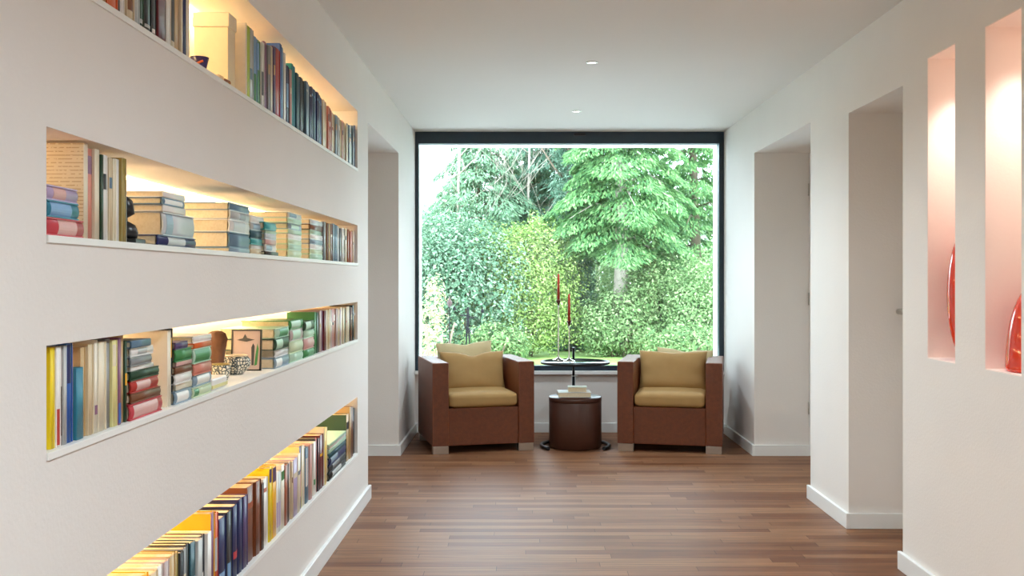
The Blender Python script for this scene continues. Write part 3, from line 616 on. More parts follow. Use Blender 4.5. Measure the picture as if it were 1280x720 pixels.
# ------------------------------------------------------------------ armchairs
def soft_box(bm, sx, sy, sz, r, n=10, puff=.0):
    bmesh.ops.create_cube(bm, size=1)
    bmesh.ops.subdivide_edges(bm, edges=bm.edges[:], cuts=n, use_grid_fill=True)
    for v in bm.verts:
        p = Vector((v.co.x * sx, v.co.y * sy, v.co.z * sz)); q = Vector((max(-sx / 2 + r, min(sx / 2 - r, p.x)), max(-sy / 2 + r, min(sy / 2 - r, p.y)), max(-sz / 2 + r, min(sz / 2 - r, p.z))))
        d = p - q
        if d.length > 1e-9: p = q + d.normalized() * min(r, max(abs(d.x), abs(d.y), abs(d.z)))
        u, w = 2 * p.x / sx, 2 * p.y / sy
        p.z += (1 if p.z > 0 else -1) * puff * max(0, 1 - u * u) * max(0, 1 - w * w)
        v.co = p
CW, CD, CH, AW, FT = .778, .72, .675, .122, .058
def armchair(label):
    t = empty('armchair', (0, 0, 0)); tag(t, label, 'armchair', 'woven armchairs by the window')
    # origin: floor under the centre of the chair, front towards -y
    for s in (-1, 1):
        bm = bmesh.new(); x0, x1 = sorted((s * CW / 2, s * (CW / 2 - AW))); box(bm, x0, x1, -CD / 2, CD / 2, FT, CH)
        link_bm('armrest', bm, M_LOOM, t, bevel=.008, seg=3)
    bm = bmesh.new(); xi = CW / 2 - AW
    # leaning backrest
    vs = [(-xi, .20, FT + .1), (xi, .20, FT + .1), (xi, CD / 2, FT), (-xi, CD / 2, FT), (-xi, .235, CH - .004), (xi, .235, CH - .004), (xi, CD / 2, CH - .004), (-xi, CD / 2, CH - .004)]
    V = [bm.verts.new(v) for v in vs]
    for f in ((0, 3, 2, 1), (4, 5, 6, 7), (0, 1, 5, 4), (1, 2, 6, 5), (2, 3, 7, 6), (3, 0, 4, 7)): bm.faces.new([V[i] for i in f])
    link_bm('backrest', bm, M_LOOM, t, bevel=.006, seg=2)
    bm = bmesh.new(); box(bm, -xi, xi, -CD / 2 + .012, .22, FT, .335); link_bm('seat_base', bm, M_LOOM, t, bevel=.006)
    bm = bmesh.new(); soft_box(bm, 2 * xi - .006, .575, .108, .036, 12, .010); bmesh.ops.translate(bm, vec=(0, -.075, .390), verts=bm.verts)
    c = link_bm('seat_cushion', bm, M_CUSH, t, smooth=True); c['label'] = 'ochre seat cushion'
    for sx in (-1, 1):
        for sy in (-1, 1):
            bm = bmesh.new(); x0, x1 = sorted((sx * (CW / 2 - .006), sx * (CW / 2 - AW))); y0, y1 = sorted((sy * (CD / 2 - .006), sy * (CD / 2 - .07)))
            box(bm, x0, x1, y0, y1, 0, FT); link_bm('leg', bm, M_STEEL, t, bevel=.002)
    return t
def copy_tree(o, parent=None):
    c = o.copy(); COL.objects.link(c)
    if parent: c.parent = parent
    for ch in list(o.children): copy_tree(ch, c)
    return c
ang = math.radians(12)
def place(o, cx, cy, rz, corner):
    o.rotation_euler = (0, 0, rz); R = Matrix.Rotation(rz, 3, 'Z'); k = R @ Vector((corner * CW / 2, -CD / 2, 0))
    o.location = (cx - k.x, cy - k.y, 0)
ch1 = armchair('russet woven armchair with ochre cushions beside the wall of books'); place(ch1, -.674, 7.33, math.radians(14.5), -1)
ch2 = copy_tree(ch1); ch2['label'] = 'russet woven armchair beside the far white recess, across from the book wall'; place(ch2, 1.462, 7.33, -ang, 1)
def pillow(name, w, h, t, m, seed, dent=.03):
    rr = random.Random(seed); n = 26; bm = bmesh.new(); gr = {}
    ph = [rr.uniform(0, 6) for _ in range(6)]
    for s in (1, -1):
        for i in range(n + 1):
            for j in range(n + 1):
                u, v = -1 + 2 * i / n, -1 + 2 * j / n
                if s == -1 and (i in (0, n) or j in (0, n)): gr[(s, i, j)] = gr[(1, i, j)]; continue
                prof = ((1 - u ** 4) * (1 - v ** 4)) ** .55
                pin = 1 - .06 * (1 - u * u) * v * v; pinx = 1 - .06 * (1 - v * v) * u * u
                wr = (.004 * math.sin(3 * u + 2 * v + ph[0]) + .006 * u * u * math.sin(7 * abs(u) * v + 3 * v + ph[1]) + .005 * v * v * math.sin(9 * u + 4 * v + ph[2])) * prof
                y = s * t / 2 * prof + wr
                z = v * h / 2 * pin - (dent * math.exp(-(u / .28) ** 2) * max(0, v) ** 3 if v > 0 else 0)
                gr[(s, i, j)] = bm.verts.new((u * w / 2 * pinx, y, z))
        for i in range(n):
            for j in range(n):
                q = [gr[(s, i, j)], gr[(s, i + 1, j)], gr[(s, i + 1, j + 1)], gr[(s, i, j + 1)]]
                if len(set(q)) == 4:
                    try: bm.faces.new(q)
                    except ValueError: pass
    o = link_bm(name, bm, m, smooth=True)
    sub = o.modifiers.new('sub', 'SUBSURF'); sub.levels = 1; sub.render_levels = 1
    return o
def put_pillow(o, chair, lx, ly, lz, tilt, rz=0):
    o.matrix_world = Matrix.Identity(4)
    M = Matrix.Translation(chair.location) @ Matrix.Rotation(chair.rotation_euler.z, 4, 'Z') @ Matrix.Translation((lx, ly, lz)) @ Matrix.Rotation(rz, 4, 'Y') @ Matrix.Rotation(tilt, 4, 'X')
    o.location = M.to_translation(); o.rotation_euler = M.to_euler()
p = pillow('throw_pillow', .535, .335, .15, M_CUSH, 1, .035); put_pillow(p, ch1, .0, .075, .565, math.radians(-14)); tag(p, 'ochre pillow in front, on the armchair beside the wall of books', 'pillow', 'pillows on the armchairs')
p = pillow('throw_pillow', .47, .34, .09, M_CUSH2, 2, .02); put_pillow(p, ch1, -.03, .215, .63, math.radians(-14), math.radians(-2)); tag(p, 'paler pillow tucked behind another, on the armchair beside the book wall', 'pillow', 'pillows on the armchairs')
p = pillow('throw_pillow', .55, .335, .15, M_CUSH, 3, .012); put_pillow(p, ch2, .0, .075, .57, math.radians(-14)); tag(p, 'ochre pillow in front, on the armchair beside the far recess', 'pillow', 'pillows on the armchairs')
p = pillow('throw_pillow', .46, .30, .09, M_CUSH2, 4, .02); put_pillow(p, ch2, .08, .215, .595, math.radians(-14), math.radians(3)); tag(p, 'paler pillow mostly hidden behind another, armchair beside the far recess', 'pillow', 'pillows on the armchairs')

# ------------------------------------------------------------------ drum stool, books, side table, candles
DX, DY = .395, 7.68
t = empty('drum_stool', (DX, DY, 0)); tag(t, 'dark brown round drum stool between the two armchairs', 'stool')
bm = bmesh.new(); lathe(bm, [(0, .004), (.196, .004), (.202, .010), (.202, .352), (.199, .356)], 64); link_bm('drum_body', bm, M_LEATHER, t)
bm = bmesh.new(); lathe(bm, [(.199, .356), (.2035, .358), (.2035, .385), (.199, .392), (0, .394)], 64); link_bm('top_lid', bm, M_LEATHER, t)
def flatbook(loc, w, d, h, rz, cover, label):
    bm = bmesh.new(); c = .003
    box(bm, -w / 2, w / 2, -d / 2, d / 2, 0, c); box(bm, -w / 2, w / 2, -d / 2, d / 2, h - c, h); box(bm, -w / 2, w / 2, d / 2 - c, d / 2, c, h - c)
    o = link_bm('book', bm, cmat(cover)); o.location = loc; o.rotation_euler = (0, 0, rz)
    bm = bmesh.new(); box(bm, -w / 2 + .004, w / 2 - .004, -d / 2 + .004, d / 2 - c, c, h - c); link_bm('pages', bm, M_PAGES, o)
    tag(o, label, 'book', 'books on the drum stool')
flatbook((DX - .01, DY - .01, .3945), .25, .19, .036, .03, 'white', 'larger white book lying on the drum stool under a smaller one')
flatbook((DX + .015, DY - .015, .4315), .145, .13, .036, -.04, 'ivory', 'smaller white book on top of the pair on the drum stool')
t = empty('side_table', (DX, DY, 0)); tag(t, 'black round side table on a ring foot standing over the drum stool', 'table')
bm = bmesh.new(); R0 = .262
tube(bm, [(R0 * math.sin(a), R0 * math.cos(a), .014) for a in [math.radians(-128 + 256 * k / 48) for k in range(49)]], .013, 12); link_bm('ring_foot', bm, M_BLACK, t)
bm = bmesh.new(); tube(bm, [(0, R0, .014), (0, R0, .52)], .013, 14); link_bm('lower_post', bm, M_BLACK, t)
bm = bmesh.new(); tube(bm, [(0, R0, .40), (0, R0, .735), (0, R0 - .004, .75)], .0095, 14); link_bm('upper_post', bm, M_BLACK, t)
bm = bmesh.new(); tube(bm, [(-.02, R0 - .012, .52), (.03, R0 - .014, .525)], .004, 8); tube(bm, [(.03, R0 - .014, .525), (.04, R0 - .014, .515), (.03, R0 - .014, .505)], .002, 6); link_bm('height_pin', bm, M_STEEL, t)
bm = bmesh.new(); tube(bm, [(0, R0, .635), (0, 0, .635)], .008, 10); tube(bm, [(-.2, .05, .635), (.2, .05, .635)], .008, 10); link_bm('support_bar', bm, M_BLACK, t)
bm = bmesh.new(); lathe(bm, [(.248, .6432), (.265, .6432), (.268, .648), (.268, .658), (.265, .6625), (.258, .6625), (.258, .6475), (.248, .6475), (.248, .6432)], 64); link_bm('top_rim', bm, M_BLACK, t)
bm = bmesh.new(); lathe(bm, [(0, .648), (.2575, .648), (.2575, .658), (0, .658)], 64); link_bm('table_top', bm, mat('dark_glass_top', '1c2a30', .08, var=.1, coat=.5), t)
def candle(x, y, zc, zt, label, lbc):
    z0 = .6585; t = empty('candlestick', (x, y, z0)); tag(t, label, 'candlestick', 'candlesticks on the side table')
    hc = zc - z0
    bm = bmesh.new(); lathe(bm, [(0, 0), (.046, 0), (.048, .003), (.040, .008), (.016, .016), (.007, .026), (0, .026)], 36); link_bm('base', bm, M_SILVER, t)
    bm = bmesh.new(); lathe(bm, [(.0075, .026), (.0052, .05), (.0046, hc - .06), (.006, hc - .04), (0, hc - .04)], 16); link_bm('stem', bm, M_SILVER, t)
    bm = bmesh.new(); lathe(bm, [(0, hc - .042), (.004, hc - .042), (.016, hc - .012), (.021, hc - .004), (.021, hc), (.012, hc), (.0115, hc - .012), (0, hc - .012)], 24); link_bm('cup', bm, M_CUP, t)
    c = empty('candle', (x, y, z0 + hc - .012)); tag(c, lbc, 'candle', 'candles on the side table'); hh = zt - zc + .012
    bm = bmesh.new(); lathe(bm, [(0, 0), (.0112, 0), (.0098, hh * .6), (.0085, hh - .006), (.005, hh), (0, hh - .001)], 20); link_bm('wax', bm, M_CANDLE, c)
    bm = bmesh.new(); tube(bm, [(0, 0, hh - .002), (.001, 0, hh + .008)], .0012, 6); link_bm('wick', bm, M_BLACK, c)
candle(.270, 7.80, 1.13, 1.335, 'taller slim silver candlestick on the side table', 'red candle in the taller candlestick')
candle(.349, 7.70, .972, 1.18, 'shorter slim silver candlestick on the side table', 'red candle in the shorter candlestick')

# ------------------------------------------------------------------ the garden
GZ = -.15
def garden_ground():
    m, nt, b = new_mat('lawn_grass'); L = nt.links.new
    tc = N(nt, 'ShaderNodeTexCoord'); no = N(nt, 'ShaderNodeTexNoise', Scale=1.4, Detail=8.0); L(tc.outputs['Object'], no.inputs['Vector'])
    rp = N(nt, 'ShaderNodeValToRGB'); rp.color_ramp.elements[0].position = .35; rp.color_ramp.elements[1].position = .65
    rp.color_ramp.elements[0].color = lin('5f7a3c'); rp.color_ramp.elements[1].color = lin('8aa854'); L(no.outputs['Fac'], rp.inputs['Fac'])
    L(rp.outputs['Color'], b.inputs['Base Color']); b.inputs['Roughness'].default_value = .9; return m
bm = bmesh.new(); box(bm, -45, 45, YB + .24, 70, GZ - .2, GZ); struct('lawn', bm, garden_ground())
bm = bmesh.new(); box(bm, -12, 12, YB + .24, 15.8, GZ, GZ + .03); struct('unseen_bounce_slab', bm, mat('pale_bounce_surface', 'd8dade', .8, var=.08, scale=2))  # unseen pale slab added to bounce sky light onto the ceiling
bm = bmesh.new(); box(bm, -45, 45, 25.5, 28.5, GZ, GZ + .015); struct('path', bm, mat('pale_gravel', 'd9d6d2', .9, var=.12, scale=3))
def quads_obj(name, P, A, B, m, parent=None, tip=True):
    """one leaf per row: centre P, half-length vector A, half-width vector B (diamond shaped, creased)"""
    n = len(P); Nn = np.cross(A, B); ln = np.linalg.norm(Nn, axis=1, keepdims=True) + 1e-9; Nn = Nn / ln * (np.linalg.norm(B, axis=1, keepdims=True) * .35)
    V = np.empty((n, 4, 3)); V[:, 0] = P - A; V[:, 1] = P + B - A * .1 + Nn; V[:, 2] = P + A; V[:, 3] = P - B - A * .1 + Nn
    me = bpy.data.meshes.new(name); me.vertices.add(n * 4); me.vertices.foreach_set('co', V.reshape(-1).astype(np.float32))
    idx = np.arange(n * 4).reshape(n, 4); tri = np.concatenate([idx[:, [0, 1, 2]], idx[:, [0, 2, 3]]], 1).reshape(-1)
    me.loops.add(n * 6); me.loops.foreach_set('vertex_index', tri.astype(np.int32))
    me.polygons.add(n * 2); me.polygons.foreach_set('loop_start', np.arange(0, n * 6, 3, dtype=np.int32)); me.polygons.foreach_set('loop_total', np.full(n * 2, 3, dtype=np.int32))
    me.update(calc_edges=True); me.materials.append(m)
    o = bpy.data.objects.new(name, me); COL.objects.link(o)
    if parent: o.parent = parent
    return o
def rand_dirs(n):
    v = rng.normal(size=(n, 3)); return v / np.linalg.norm(v, axis=1, keepdims=True)
def crown(name, blobs, n, size, m, parent, droop=.2, rough=.30, aspect=.5):
    """leaves scattered through the outer shells of several ellipsoids (cx,cy,cz,rx,ry,rz) in parent space"""
    w = np.array([b[3] * b[5] + b[4] * b[5] for b in blobs]); cnt = np.maximum(1, (n * w / w.sum()).astype(int)); Ps, Ns = [], []
    for b, c in zip(blobs, cnt):
        d = rand_dirs(c); r = 1 + rough * rng.normal(-.35, .6, size=(c, 1)); r = r + rough * .8 * np.sin(d[:, :1] * 7 + b[0] * 9) * np.sin(d[:, 2:3] * 6 + b[1] * 7 + b[2]) + rough * .5 * np.sin(d[:, 1:2] * 15 + b[2] * 5) * np.sin(d[:, 2:3] * 17 + b[0] * 3); r = np.clip(r, .1, 1.35)
        Ps.append(np.array(b[:3]) + d * r * np.array(b[3:6])); Ns.append(d)
    P = np.concatenate(Ps); D = np.concatenate(Ns); k = len(P)
    nrm = D + rand_dirs(k) * .8 + np.array([0, 0, .5]); nrm /= np.linalg.norm(nrm, axis=1, keepdims=True)
    a = np.cross(nrm, rand_dirs(k)); a /= np.linalg.norm(a, axis=1, keepdims=True) + 1e-9; a[:, 2] -= droop; a /= np.linalg.norm(a, axis=1, keepdims=True)
    bb_ = np.cross(nrm, a); s = size * rng.uniform(.6, 1.3, size=(k, 1))
    keep = P[:, 2] > .02
    return quads_obj(name, P[keep], (a * s * .5)[keep], (bb_ * s * .5 * aspect)[keep], m, parent)
M_BARK = mat('bark', '6a5a4c', .9, var=.35, scale=12, bump=.5, bscale=30)
M_BARK2 = mat('pale_bark', 'a89c90', .9, var=.25, scale=12, bump=.5, bscale=30)
LM = dict(hedge=leaf_mat('blue_green_leaves', '3f6249', '5e7c62', '94ab90'), lime=leaf_mat('yellow_green_leaves', '5a7638', '7e984e', 'a6b678'),  # leaf tones paled and darks lifted to imitate haze
          ivy=leaf_mat('dark_ivy_leaves', '3a5c48', '557560', '7e9884'), con=leaf_mat('bright_conifer_sprays', '456e46', '608a54', '84a66c'),
          hazy=leaf_mat('haze_paled_conifer', '5a7a60', '739474', '94ae8e'), bush=leaf_mat('mixed_shrub_leaves', '587848', '76925e', '9eb080'),
          far=leaf_mat('haze_paled_distant_leaves', '70866f', '8ca088', 'a4b4a0'), yel=leaf_mat('pale_yellow_blossom', '7f8a58', 'a4a474', 'bdb98e'), low=leaf_mat('low_plants', '4a6c44', '6c8856', '94a672'))  # far: distance haze painted into the leaf colour
def at(px, d): return (px - VX) * d / F
def zat(py, d): return EYE + (VY - py) * d / F
def trunk_mesh(name, pts, r0, r1, m, parent, n=9):
    bm = bmesh.new(); k = len(pts); tube(bm, pts, [r0 + (r1 - r0) * i / (k - 1) for i in range(k)], n); return link_bm(name, bm, m, parent, smooth=True)
def bush(name, x, d, blobs, n, size, key, label, cat, group=None, stems=4, h=1.0, **k):
    t = empty(name, (x, d, GZ)); tag(t, label, cat, group)
    crown('foliage', blobs, n, size, LM[key], t, **k)
    for i in range(stems):
        a = 2 * math.pi * i / stems + .4; rr = .12 + .05 * i / stems
        trunk_mesh('stem', [(rr * math.cos(a), rr * math.sin(a), 0), (rr * 1.6 * math.cos(a), rr * 1.6 * math.sin(a), h * .4), (rr * 2.6 * math.cos(a), rr * 2.6 * math.sin(a), h * .85)], .03, .012, M_BARK, t, 7)
    return t
# clipped blue-green hedge mass at the book-wall side
d = 18.0
blobs = [(-3.2, .4, 1.3, 1.3, .9, 1.35), (-1.9, .2, 1.25, 1.2, .9, 1.3), (-.75, 0, 1.2, .85, .8, 1.22), (0, 0, 1.25, .8, .8, 1.25), (.1, -.1, 1.75, .6, .6, .75), (.7, .1, 1.1, .6, .7, 1.1), (-.5, .2, 1.9, .7, .6, .65)]
bush('laurel_bush', at(570, d), d, blobs, 46000, .075, 'hedge', 'large blue-green laurel bush with glossy leaves behind the iron figure', 'shrub', stems=5, h=1.6)
d = 18.6
blobs = [(0, 0, 1.30, .85, .7, .95), (.35, 0, 1.75, .65, .5, .65), (-.5, -.2, 1.2, .7, .6, .85), (.5, .1, 1.1, .6, .5, .75), (-.45, -.2, 1.85, .6, .5, .55), (.25, .1, 2.15, .45, .4, .45), (.1, -.3, .6, .9, .5, .5)]
bush('golden_shrub', at(655, d), d, blobs, 34000, .058, 'lime', 'bright yellow-green shrub with small leaves in the middle of the garden', 'shrub', stems=6, h=1.2)
d = 20.0
t = empty('ivy_clad_tree', (at(716, d), d, GZ)); tag(t, 'dark ivy-covered tree trunk behind the red candles', 'tree')
crown('ivy', [(0, 0, 1.0, .42, .42, 1.05), (0, 0, 2.1, .40, .40, 1.0), (.05, 0, 3.3, .42, .4, 1.0), (0, 0, 4.5, .4, .4, .9), (-.2, 0, .5, .5, .45, .6)], 24000, .07, LM['ivy'], t)
trunk_mesh('trunk', [(0, 0, -.05), (.03, 0, 1.5), (-.02, 0, 3.2), (.02, 0, 5.6)], .18, .09, M_BARK, t)
for i in range(7):
    a = rng.uniform(0, 6.28); z = 3.2 + i * .35; L = rng.uniform(.7, 1.5)
    trunk_mesh('branch', [(0, 0, z), (math.cos(a) * L * .5, math.sin(a) * L * .4, z + .5), (math.cos(a) * L, math.sin(a) * L * .8, z + 1.1)], .035, .008, M_BARK, t, 6)
# conifers with layered drooping sprays
def conifer(x, d, z0, z1, L0, L1, nb, per, key, label, leaf=.12, tilt=.12, bark=M_BARK, group=None, trunk_r=.16):
    t = empty('conifer', (x, d, GZ)); tag(t, label, 'tree', group); Ps, As, Bs = [], [], []
    trunk_mesh('trunk', [(0, 0, -.05), (.03, 0, z1 * .3), (-.03, .02, z1 * .65), (0, 0, z1)], trunk_r, .03, bark, t, 12)
    for i in range(nb):
        u = (i + rng.uniform(0, .8)) / nb; z = z0 + (z1 - z0) * u; az = i * 2.39996 + rng.uniform(-.3, .3); L = (L0 + (L1 - L0) * u) * rng.uniform(.75, 1.15)
        dr = np.array([math.cos(az), math.sin(az), 0.0]); sd = np.array([-math.sin(az), math.cos(az), 0.0])
        k = int(per * L / L0); s = rng.uniform(.12, 1, size=k) ** .75; wd = .42 * L * np.sin(np.pi * np.clip(s, 0, 1) ** .8) ** .7 + .05
        lat = rng.uniform(-1, 1, size=k); up = tilt * L * np.sin(s * 2.2) - .42 * L * s ** 2.2
        P = np.outer(s * L, dr) + np.outer(lat * wd, sd); P[:, 2] += z + up - np.abs(lat) * wd * .42 + rng.normal(0, .025, k)
        A = dr * .8 + np.outer(lat * 1.1, sd) + rng.normal(0, .25, (k, 3)); A[:, 2] -= .25 + .5 * s + .35 * np.abs(lat); A /= np.linalg.norm(A, axis=1, keepdims=True)
        W = np.cross(A, np.array([0, 0, 1.0]) + rng.normal(0, .35, (k, 3))); W /= np.linalg.norm(W, axis=1, keepdims=True) + 1e-9
        sz = leaf * rng.uniform(.6, 1.3, (k, 1)); Ps.append(P); As.append(A * sz * .5); Bs.append(W * sz * .17)
        e = dr * L * .8
        if i % 3 == 0: trunk_mesh('branch', [(0, 0, z), (e[0] * .5, e[1] * .5, z + tilt * L * .8), (e[0], e[1], z + tilt * L - .42 * L * .55)], .028, .006, bark, t, 6)
    quads_obj('foliage', np.concatenate(Ps), np.concatenate(As), np.concatenate(Bs), LM[key], t); return t
conifer(at(775, 19), 19, 1.95, 8.2, 1.55, .8, 100, 900, 'con', 'bright green conifer with layered drooping sprays and a bare lower trunk', .115, bark=M_BARK2)
conifer(at(868, 20.5), 20.5, 1.2, 6.4, 1.35, .5, 56, 700, 'con', 'second green conifer close behind the bright drooping one', .115)
conifer(at(705, 24), 24, 2.4, 7.5, 2.1, .6, 54, 620, 'ivy', 'dark spreading conifer standing behind the ivy-covered trunk', .15)
conifer(at(600, 23), 23, 2.2, 4.9, 2.1, .5, 56, 760, 'hazy', 'haze-paled grey-green conifer with wide low boughs behind the laurel bush', .12)
conifer(at(660, 25), 25, 2.0, 5.2, 1.8, .5, 44, 620, 'hazy', 'haze-paled grey-green narrow conifer behind the yellow-green shrub', .16)
# bare deciduous tree
def bare_tree(x, d, h, label, seed):
    rr = random.Random(seed); t = empty('bare_tree', (x, d, GZ)); tag(t, label, 'tree', 'leafless trees beyond the shrubs')
    trunk_mesh('trunk', [(0, 0, -.05), (.05, 0, h * .25), (0, .05, h * .5), (.1, 0, h)], .07, .008, M_BARK2, t, 8)
    bm = bmesh.new()
    def grow(p, v, L, r, lev):
        pts = [p]; q = Vector(p); w = Vector(v)
        for _ in range(4):
            w = (w + Vector((rr.uniform(-.25, .25), rr.uniform(-.25, .25), rr.uniform(-.05, .2)))).normalized(); q = q + w * L / 4; pts.append(tuple(q))
        tube(bm, pts, [r, r * .85, r * .7, r * .55, r * .35], 5)
        if lev:
            for k in range(5): grow(pts[1 + k % 4], (w + Vector((rr.uniform(-.9, .9), rr.uniform(-.9, .9), rr.uniform(-.2, .5)))).normalized(), L * .58, r * .5, lev - 1)
    for i in range(9):
        a = rr.uniform(0, 6.28); grow((0, 0, h * (.3 + .06 * i)), Vector((math.cos(a), math.sin(a), .9)).normalized(), h * .34, .015, 2)
    o = link_bm('branches', bm, M_BARK2, t); return t
bare_tree(at(572, 22), 22, 6.2, 'leafless tree with fine twigs rising above the laurel bush', 3)
bare_tree(at(660, 23), 23, 6.6, 'leafless tree with fine twigs rising above the yellow-green shrub', 5)
bare_tree(at(745, 25), 25, 6.8, 'leafless tree behind the bright green conifer', 8)
# lower shrubs on the right
for px, d, rx, rz, n, key, lb in [(775, 18.5, .66, .60, 6200, 'bush', 'rounded light green shrub at the foot of the bright conifer'), (835, 18.8, .8, 1.0, 7600, 'bush', 'taller light green shrub between the two green conifers'),
                                  (885, 18.0, .66, .95, 5600, 'bush', 'light green shrub at the far edge of the window'), (805, 21.5, 1.0, 1.35, 12000, 'bush', 'large light green shrub deep behind the conifer trunk'), (740, 21.0, .5, .6, 3000, 'low', 'low dark shrub beside the ivy-covered trunk'),
                                  (620, 17.0, .5, .33, 2600, 'low', 'low spreading plants in front of the yellow-green shrub'), (860, 17.0, .7, .34, 3000, 'low', 'low spreading plants in front of the light green shrubs')]:
    bush('garden_shrub', at(px, d), d, [(0, 0, rz, rx, rx * .8, rz), (rx * .6, .1, rz * .8, rx * .6, rx * .6, rz * .8), (-rx * .55, 0, rz * .85, rx * .6, rx * .6, rz * .85)], int(n * 1.9), .064, key, lb, 'shrub', 'garden shrubs', stems=4, h=rz * 1.2)
d = 13.5
bush('flowering_shrub', at(541, d), d, [(0, 0, .75, .16, .2, .7), (.03, 0, 1.15, .13, .15, .35), (-.15, 0, .5, .2, .2, .45)], 900, .06, 'yel', 'slender pale yellow flowering shrub by the dark window frame', 'shrub', stems=3, h=1.0)
# distant trees that close the view
for i, (px, d, rx, rz) in enumerate([(420, 34, 3.2, 2.3), (560, 36, 3.0, 1.9), (690, 35, 2.8, 2.4), (800, 34, 2.8, 2.6), (930, 33, 3.0, 2.9), (1080, 34, 3.2, 2.8), (280, 33, 3.2, 2.6)]):
    t = empty('distant_tree', (at(px, d), d, GZ)); tag(t, ['hazy distant tree beyond the laurel bush, out past the window edge', 'hazy distant tree beyond the laurel bush', 'hazy distant tree beyond the yellow-green shrub', 'hazy distant tree beyond the bright conifer',
        'hazy distant tree beyond the second green conifer', 'hazy distant tree hidden past the recess side of the window', 'hazy distant tree hidden past the book wall'][i], 'tree', 'distant trees beyond the path')
    crown('foliage', [(0, 0, 1.2 + rz * .75, rx, 1.2, rz), (rx * .5, .2, 1 + rz * .5, rx * .6, 1, rz * .7), (-rx * .5, 0, 1 + rz * .6, rx * .6, 1, rz * .8), (0, -.3, .8, rx, .8, .9)], 5200, .26, LM['far'], t, rough=.2)
    trunk_mesh('trunk', [(0, 0, -.05), (.05, 0, 1.2), (0, 0, 1.2 + rz)], .2, .06, M_BARK, t)
# iron garden figure and stake ornament
d = 10.6; sx = at(585, d)
t = empty('garden_figure', (sx, d, GZ)); tag(t, 'slender black iron figure balancing two drops, outside behind an armchair', 'sculpture')
zz = lambda py: zat(py, d) - GZ
bm = bmesh.new(); tube(bm, [(0, 0, -.02), (0, 0, zz(437))], .006, 8); box(bm, -.05, .05, -.03, .03, zz(437), zz(436)); link_bm('stake', bm, M_IRON, t)
bm = bmesh.new(); zf, zh, zs_, zt_ = zz(436), zz(410), zz(395), zz(388)
tube(bm, [(-.014, 0, zf), (-.016, -.012, (zf + zh) / 2), (-.007, 0, zh), (0, 0, (zh + zs_) / 2), (0, 0, zs_), (0, 0, zt_ + .006)], [.006, .009, .012, .014, .017, .006], 10)
tube(bm, [(.014, 0, zf), (.014, .004, (zf + zh) / 2), (.007, 0, zh)], [.006, .009, .012], 10)
tube(bm, [(0, 0, zs_), (-.04, 0, zs_ + .01), (-.085, 0, zs_ + .005)], [.010, .007, .005], 8); tube(bm, [(0, 0, zs_), (.05, 0, zs_ - .022), (.09, 0, zs_ - .01)], [.010, .007, .005], 8)
lathe(bm, [(0, -.02), (.010, -.014), (.014, 0), (.010, .016), (0, .021)], 14, (0, 0, zt_ + .018)); link_bm('figure_body', bm, M_IRON, t, smooth=True)
bm = bmesh.new(); tube(bm, [(-.15, 0, zz(384)), (-.11, 0, zz(388)), (-.06, 0, zs_ + .015)], .003, 6); tube(bm, [(.155, 0, zz(378)), (.156, 0, zz(388))], .003, 6); tube(bm, [(.088, 0, zs_ - .01), (.13, 0, zz(400)), (.157, 0, zz(390))], .003, 6); link_bm('wire', bm, M_IRON, t)
for px, py, lb in ((568, 386, 'a'), (603, 389, 'b')):
    bm = bmesh.new(); lathe(bm, [(0, -.022), (.013, -.016), (.019, 0), (.012, .016), (.003, .03), (0, .03)], 18, (at(px, d) - sx, 0, zz(py))); link_bm('drop_weight', bm, M_IRON, t)
t = empty('garden_stake', (at(562, d), d, GZ)); tag(t, 'dark garden stake topped by a bulb-shaped ornament beside the iron figure', 'ornament')
bm = bmesh.new(); tube(bm, [(0, 0, -.02), (0, 0, zz(384))], .0055, 8); link_bm('stake', bm, M_IRON, t)
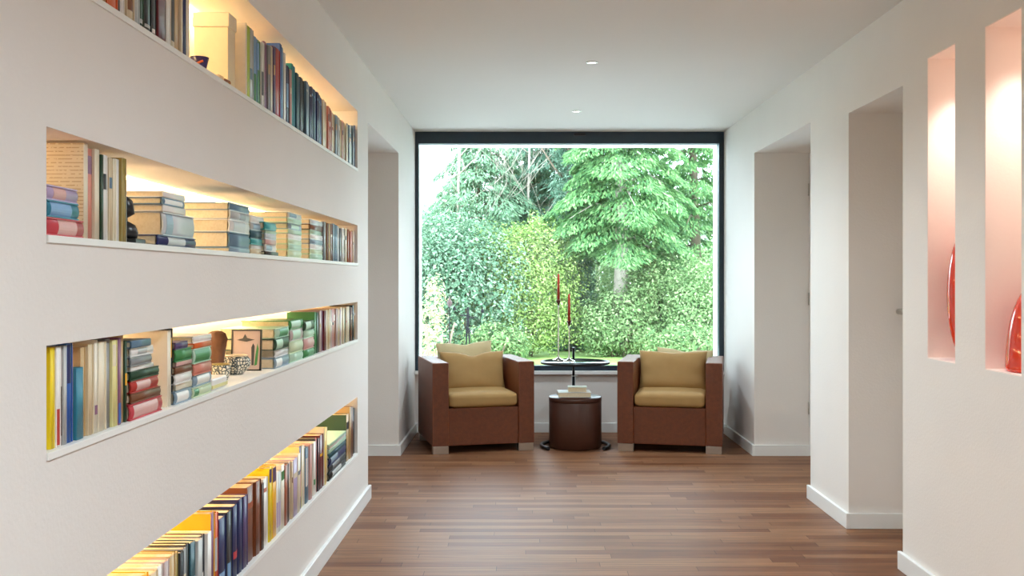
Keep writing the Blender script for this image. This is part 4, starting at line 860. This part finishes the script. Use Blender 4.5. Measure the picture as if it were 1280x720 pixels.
bm = bmesh.new(); lathe(bm, [(0, -.045), (.010, -.04), (.03, -.006), (.028, .014), (.01, .04), (.003, .075), (0, .075)], 20, (0, 0, zz(379))); link_bm('bulb_ornament', bm, mat('dark_rust', '3a2320', .6, var=.2), t)

# ------------------------------------------------------------------ light, sky, camera
w = bpy.data.worlds.new('overcast_sky'); SC.world = w; w.use_nodes = True
nt = w.node_tree; bg = nt.nodes['Background']; L = nt.links.new
tc = N(nt, 'ShaderNodeTexCoord'); sp = N(nt, 'ShaderNodeSeparateXYZ'); L(tc.outputs['Generated'], sp.inputs[0])
rp = N(nt, 'ShaderNodeValToRGB'); rp.color_ramp.elements[0].color = (.77, .88, 1, 1); rp.color_ramp.elements[1].color = (.74, .88, 1, 1)
L(sp.outputs['Z'], rp.inputs['Fac']); L(rp.outputs['Color'], bg.inputs['Color']); bg.inputs['Strength'].default_value = 12.5
sd = bpy.data.lights.new('sun', 'SUN'); sd.energy = 4.0; sd.angle = math.radians(12); sd.color = (1, .97, .93)
so = bpy.data.objects.new('sun', sd); COL.objects.link(so); so.rotation_euler = (math.radians(48), 0, math.radians(28))
pl = bpy.data.lights.new('window_portal', 'AREA'); pl.shape = 'RECTANGLE'; pl.size = 2.6; pl.size_y = 2.0; pl.cycles.is_portal = True
po = bpy.data.objects.new('window_portal', pl); COL.objects.link(po); po.location = ((XL + XR) / 2, YB + .3, 1.5); po.rotation_euler = (math.radians(-90), 0, 0)
cd = bpy.data.cameras.new('camera'); cam = bpy.data.objects.new('camera', cd); COL.objects.link(cam)
cd.sensor_width = 36; cd.lens = F / 1280 * 36; cd.shift_x = -(VX - 640) / 1280; cd.shift_y = -(360 - VY) / 1280
cam.location = (0, 0, EYE); cam.rotation_euler = (math.pi / 2, 0, 0); SC.camera = cam; cd.clip_end = 300
SC.view_settings.view_transform = 'Standard'; SC.view_settings.look = 'None'; SC.view_settings.gamma = 1; SC.view_settings.use_curve_mapping = False
SC.view_settings.exposure = 0.08
SC.cycles.use_denoising = True; SC.cycles.max_bounces = 10; SC.cycles.diffuse_bounces = 6; SC.cycles.transparent_max_bounces = 16
SC.cycles.sample_clamp_indirect = 8
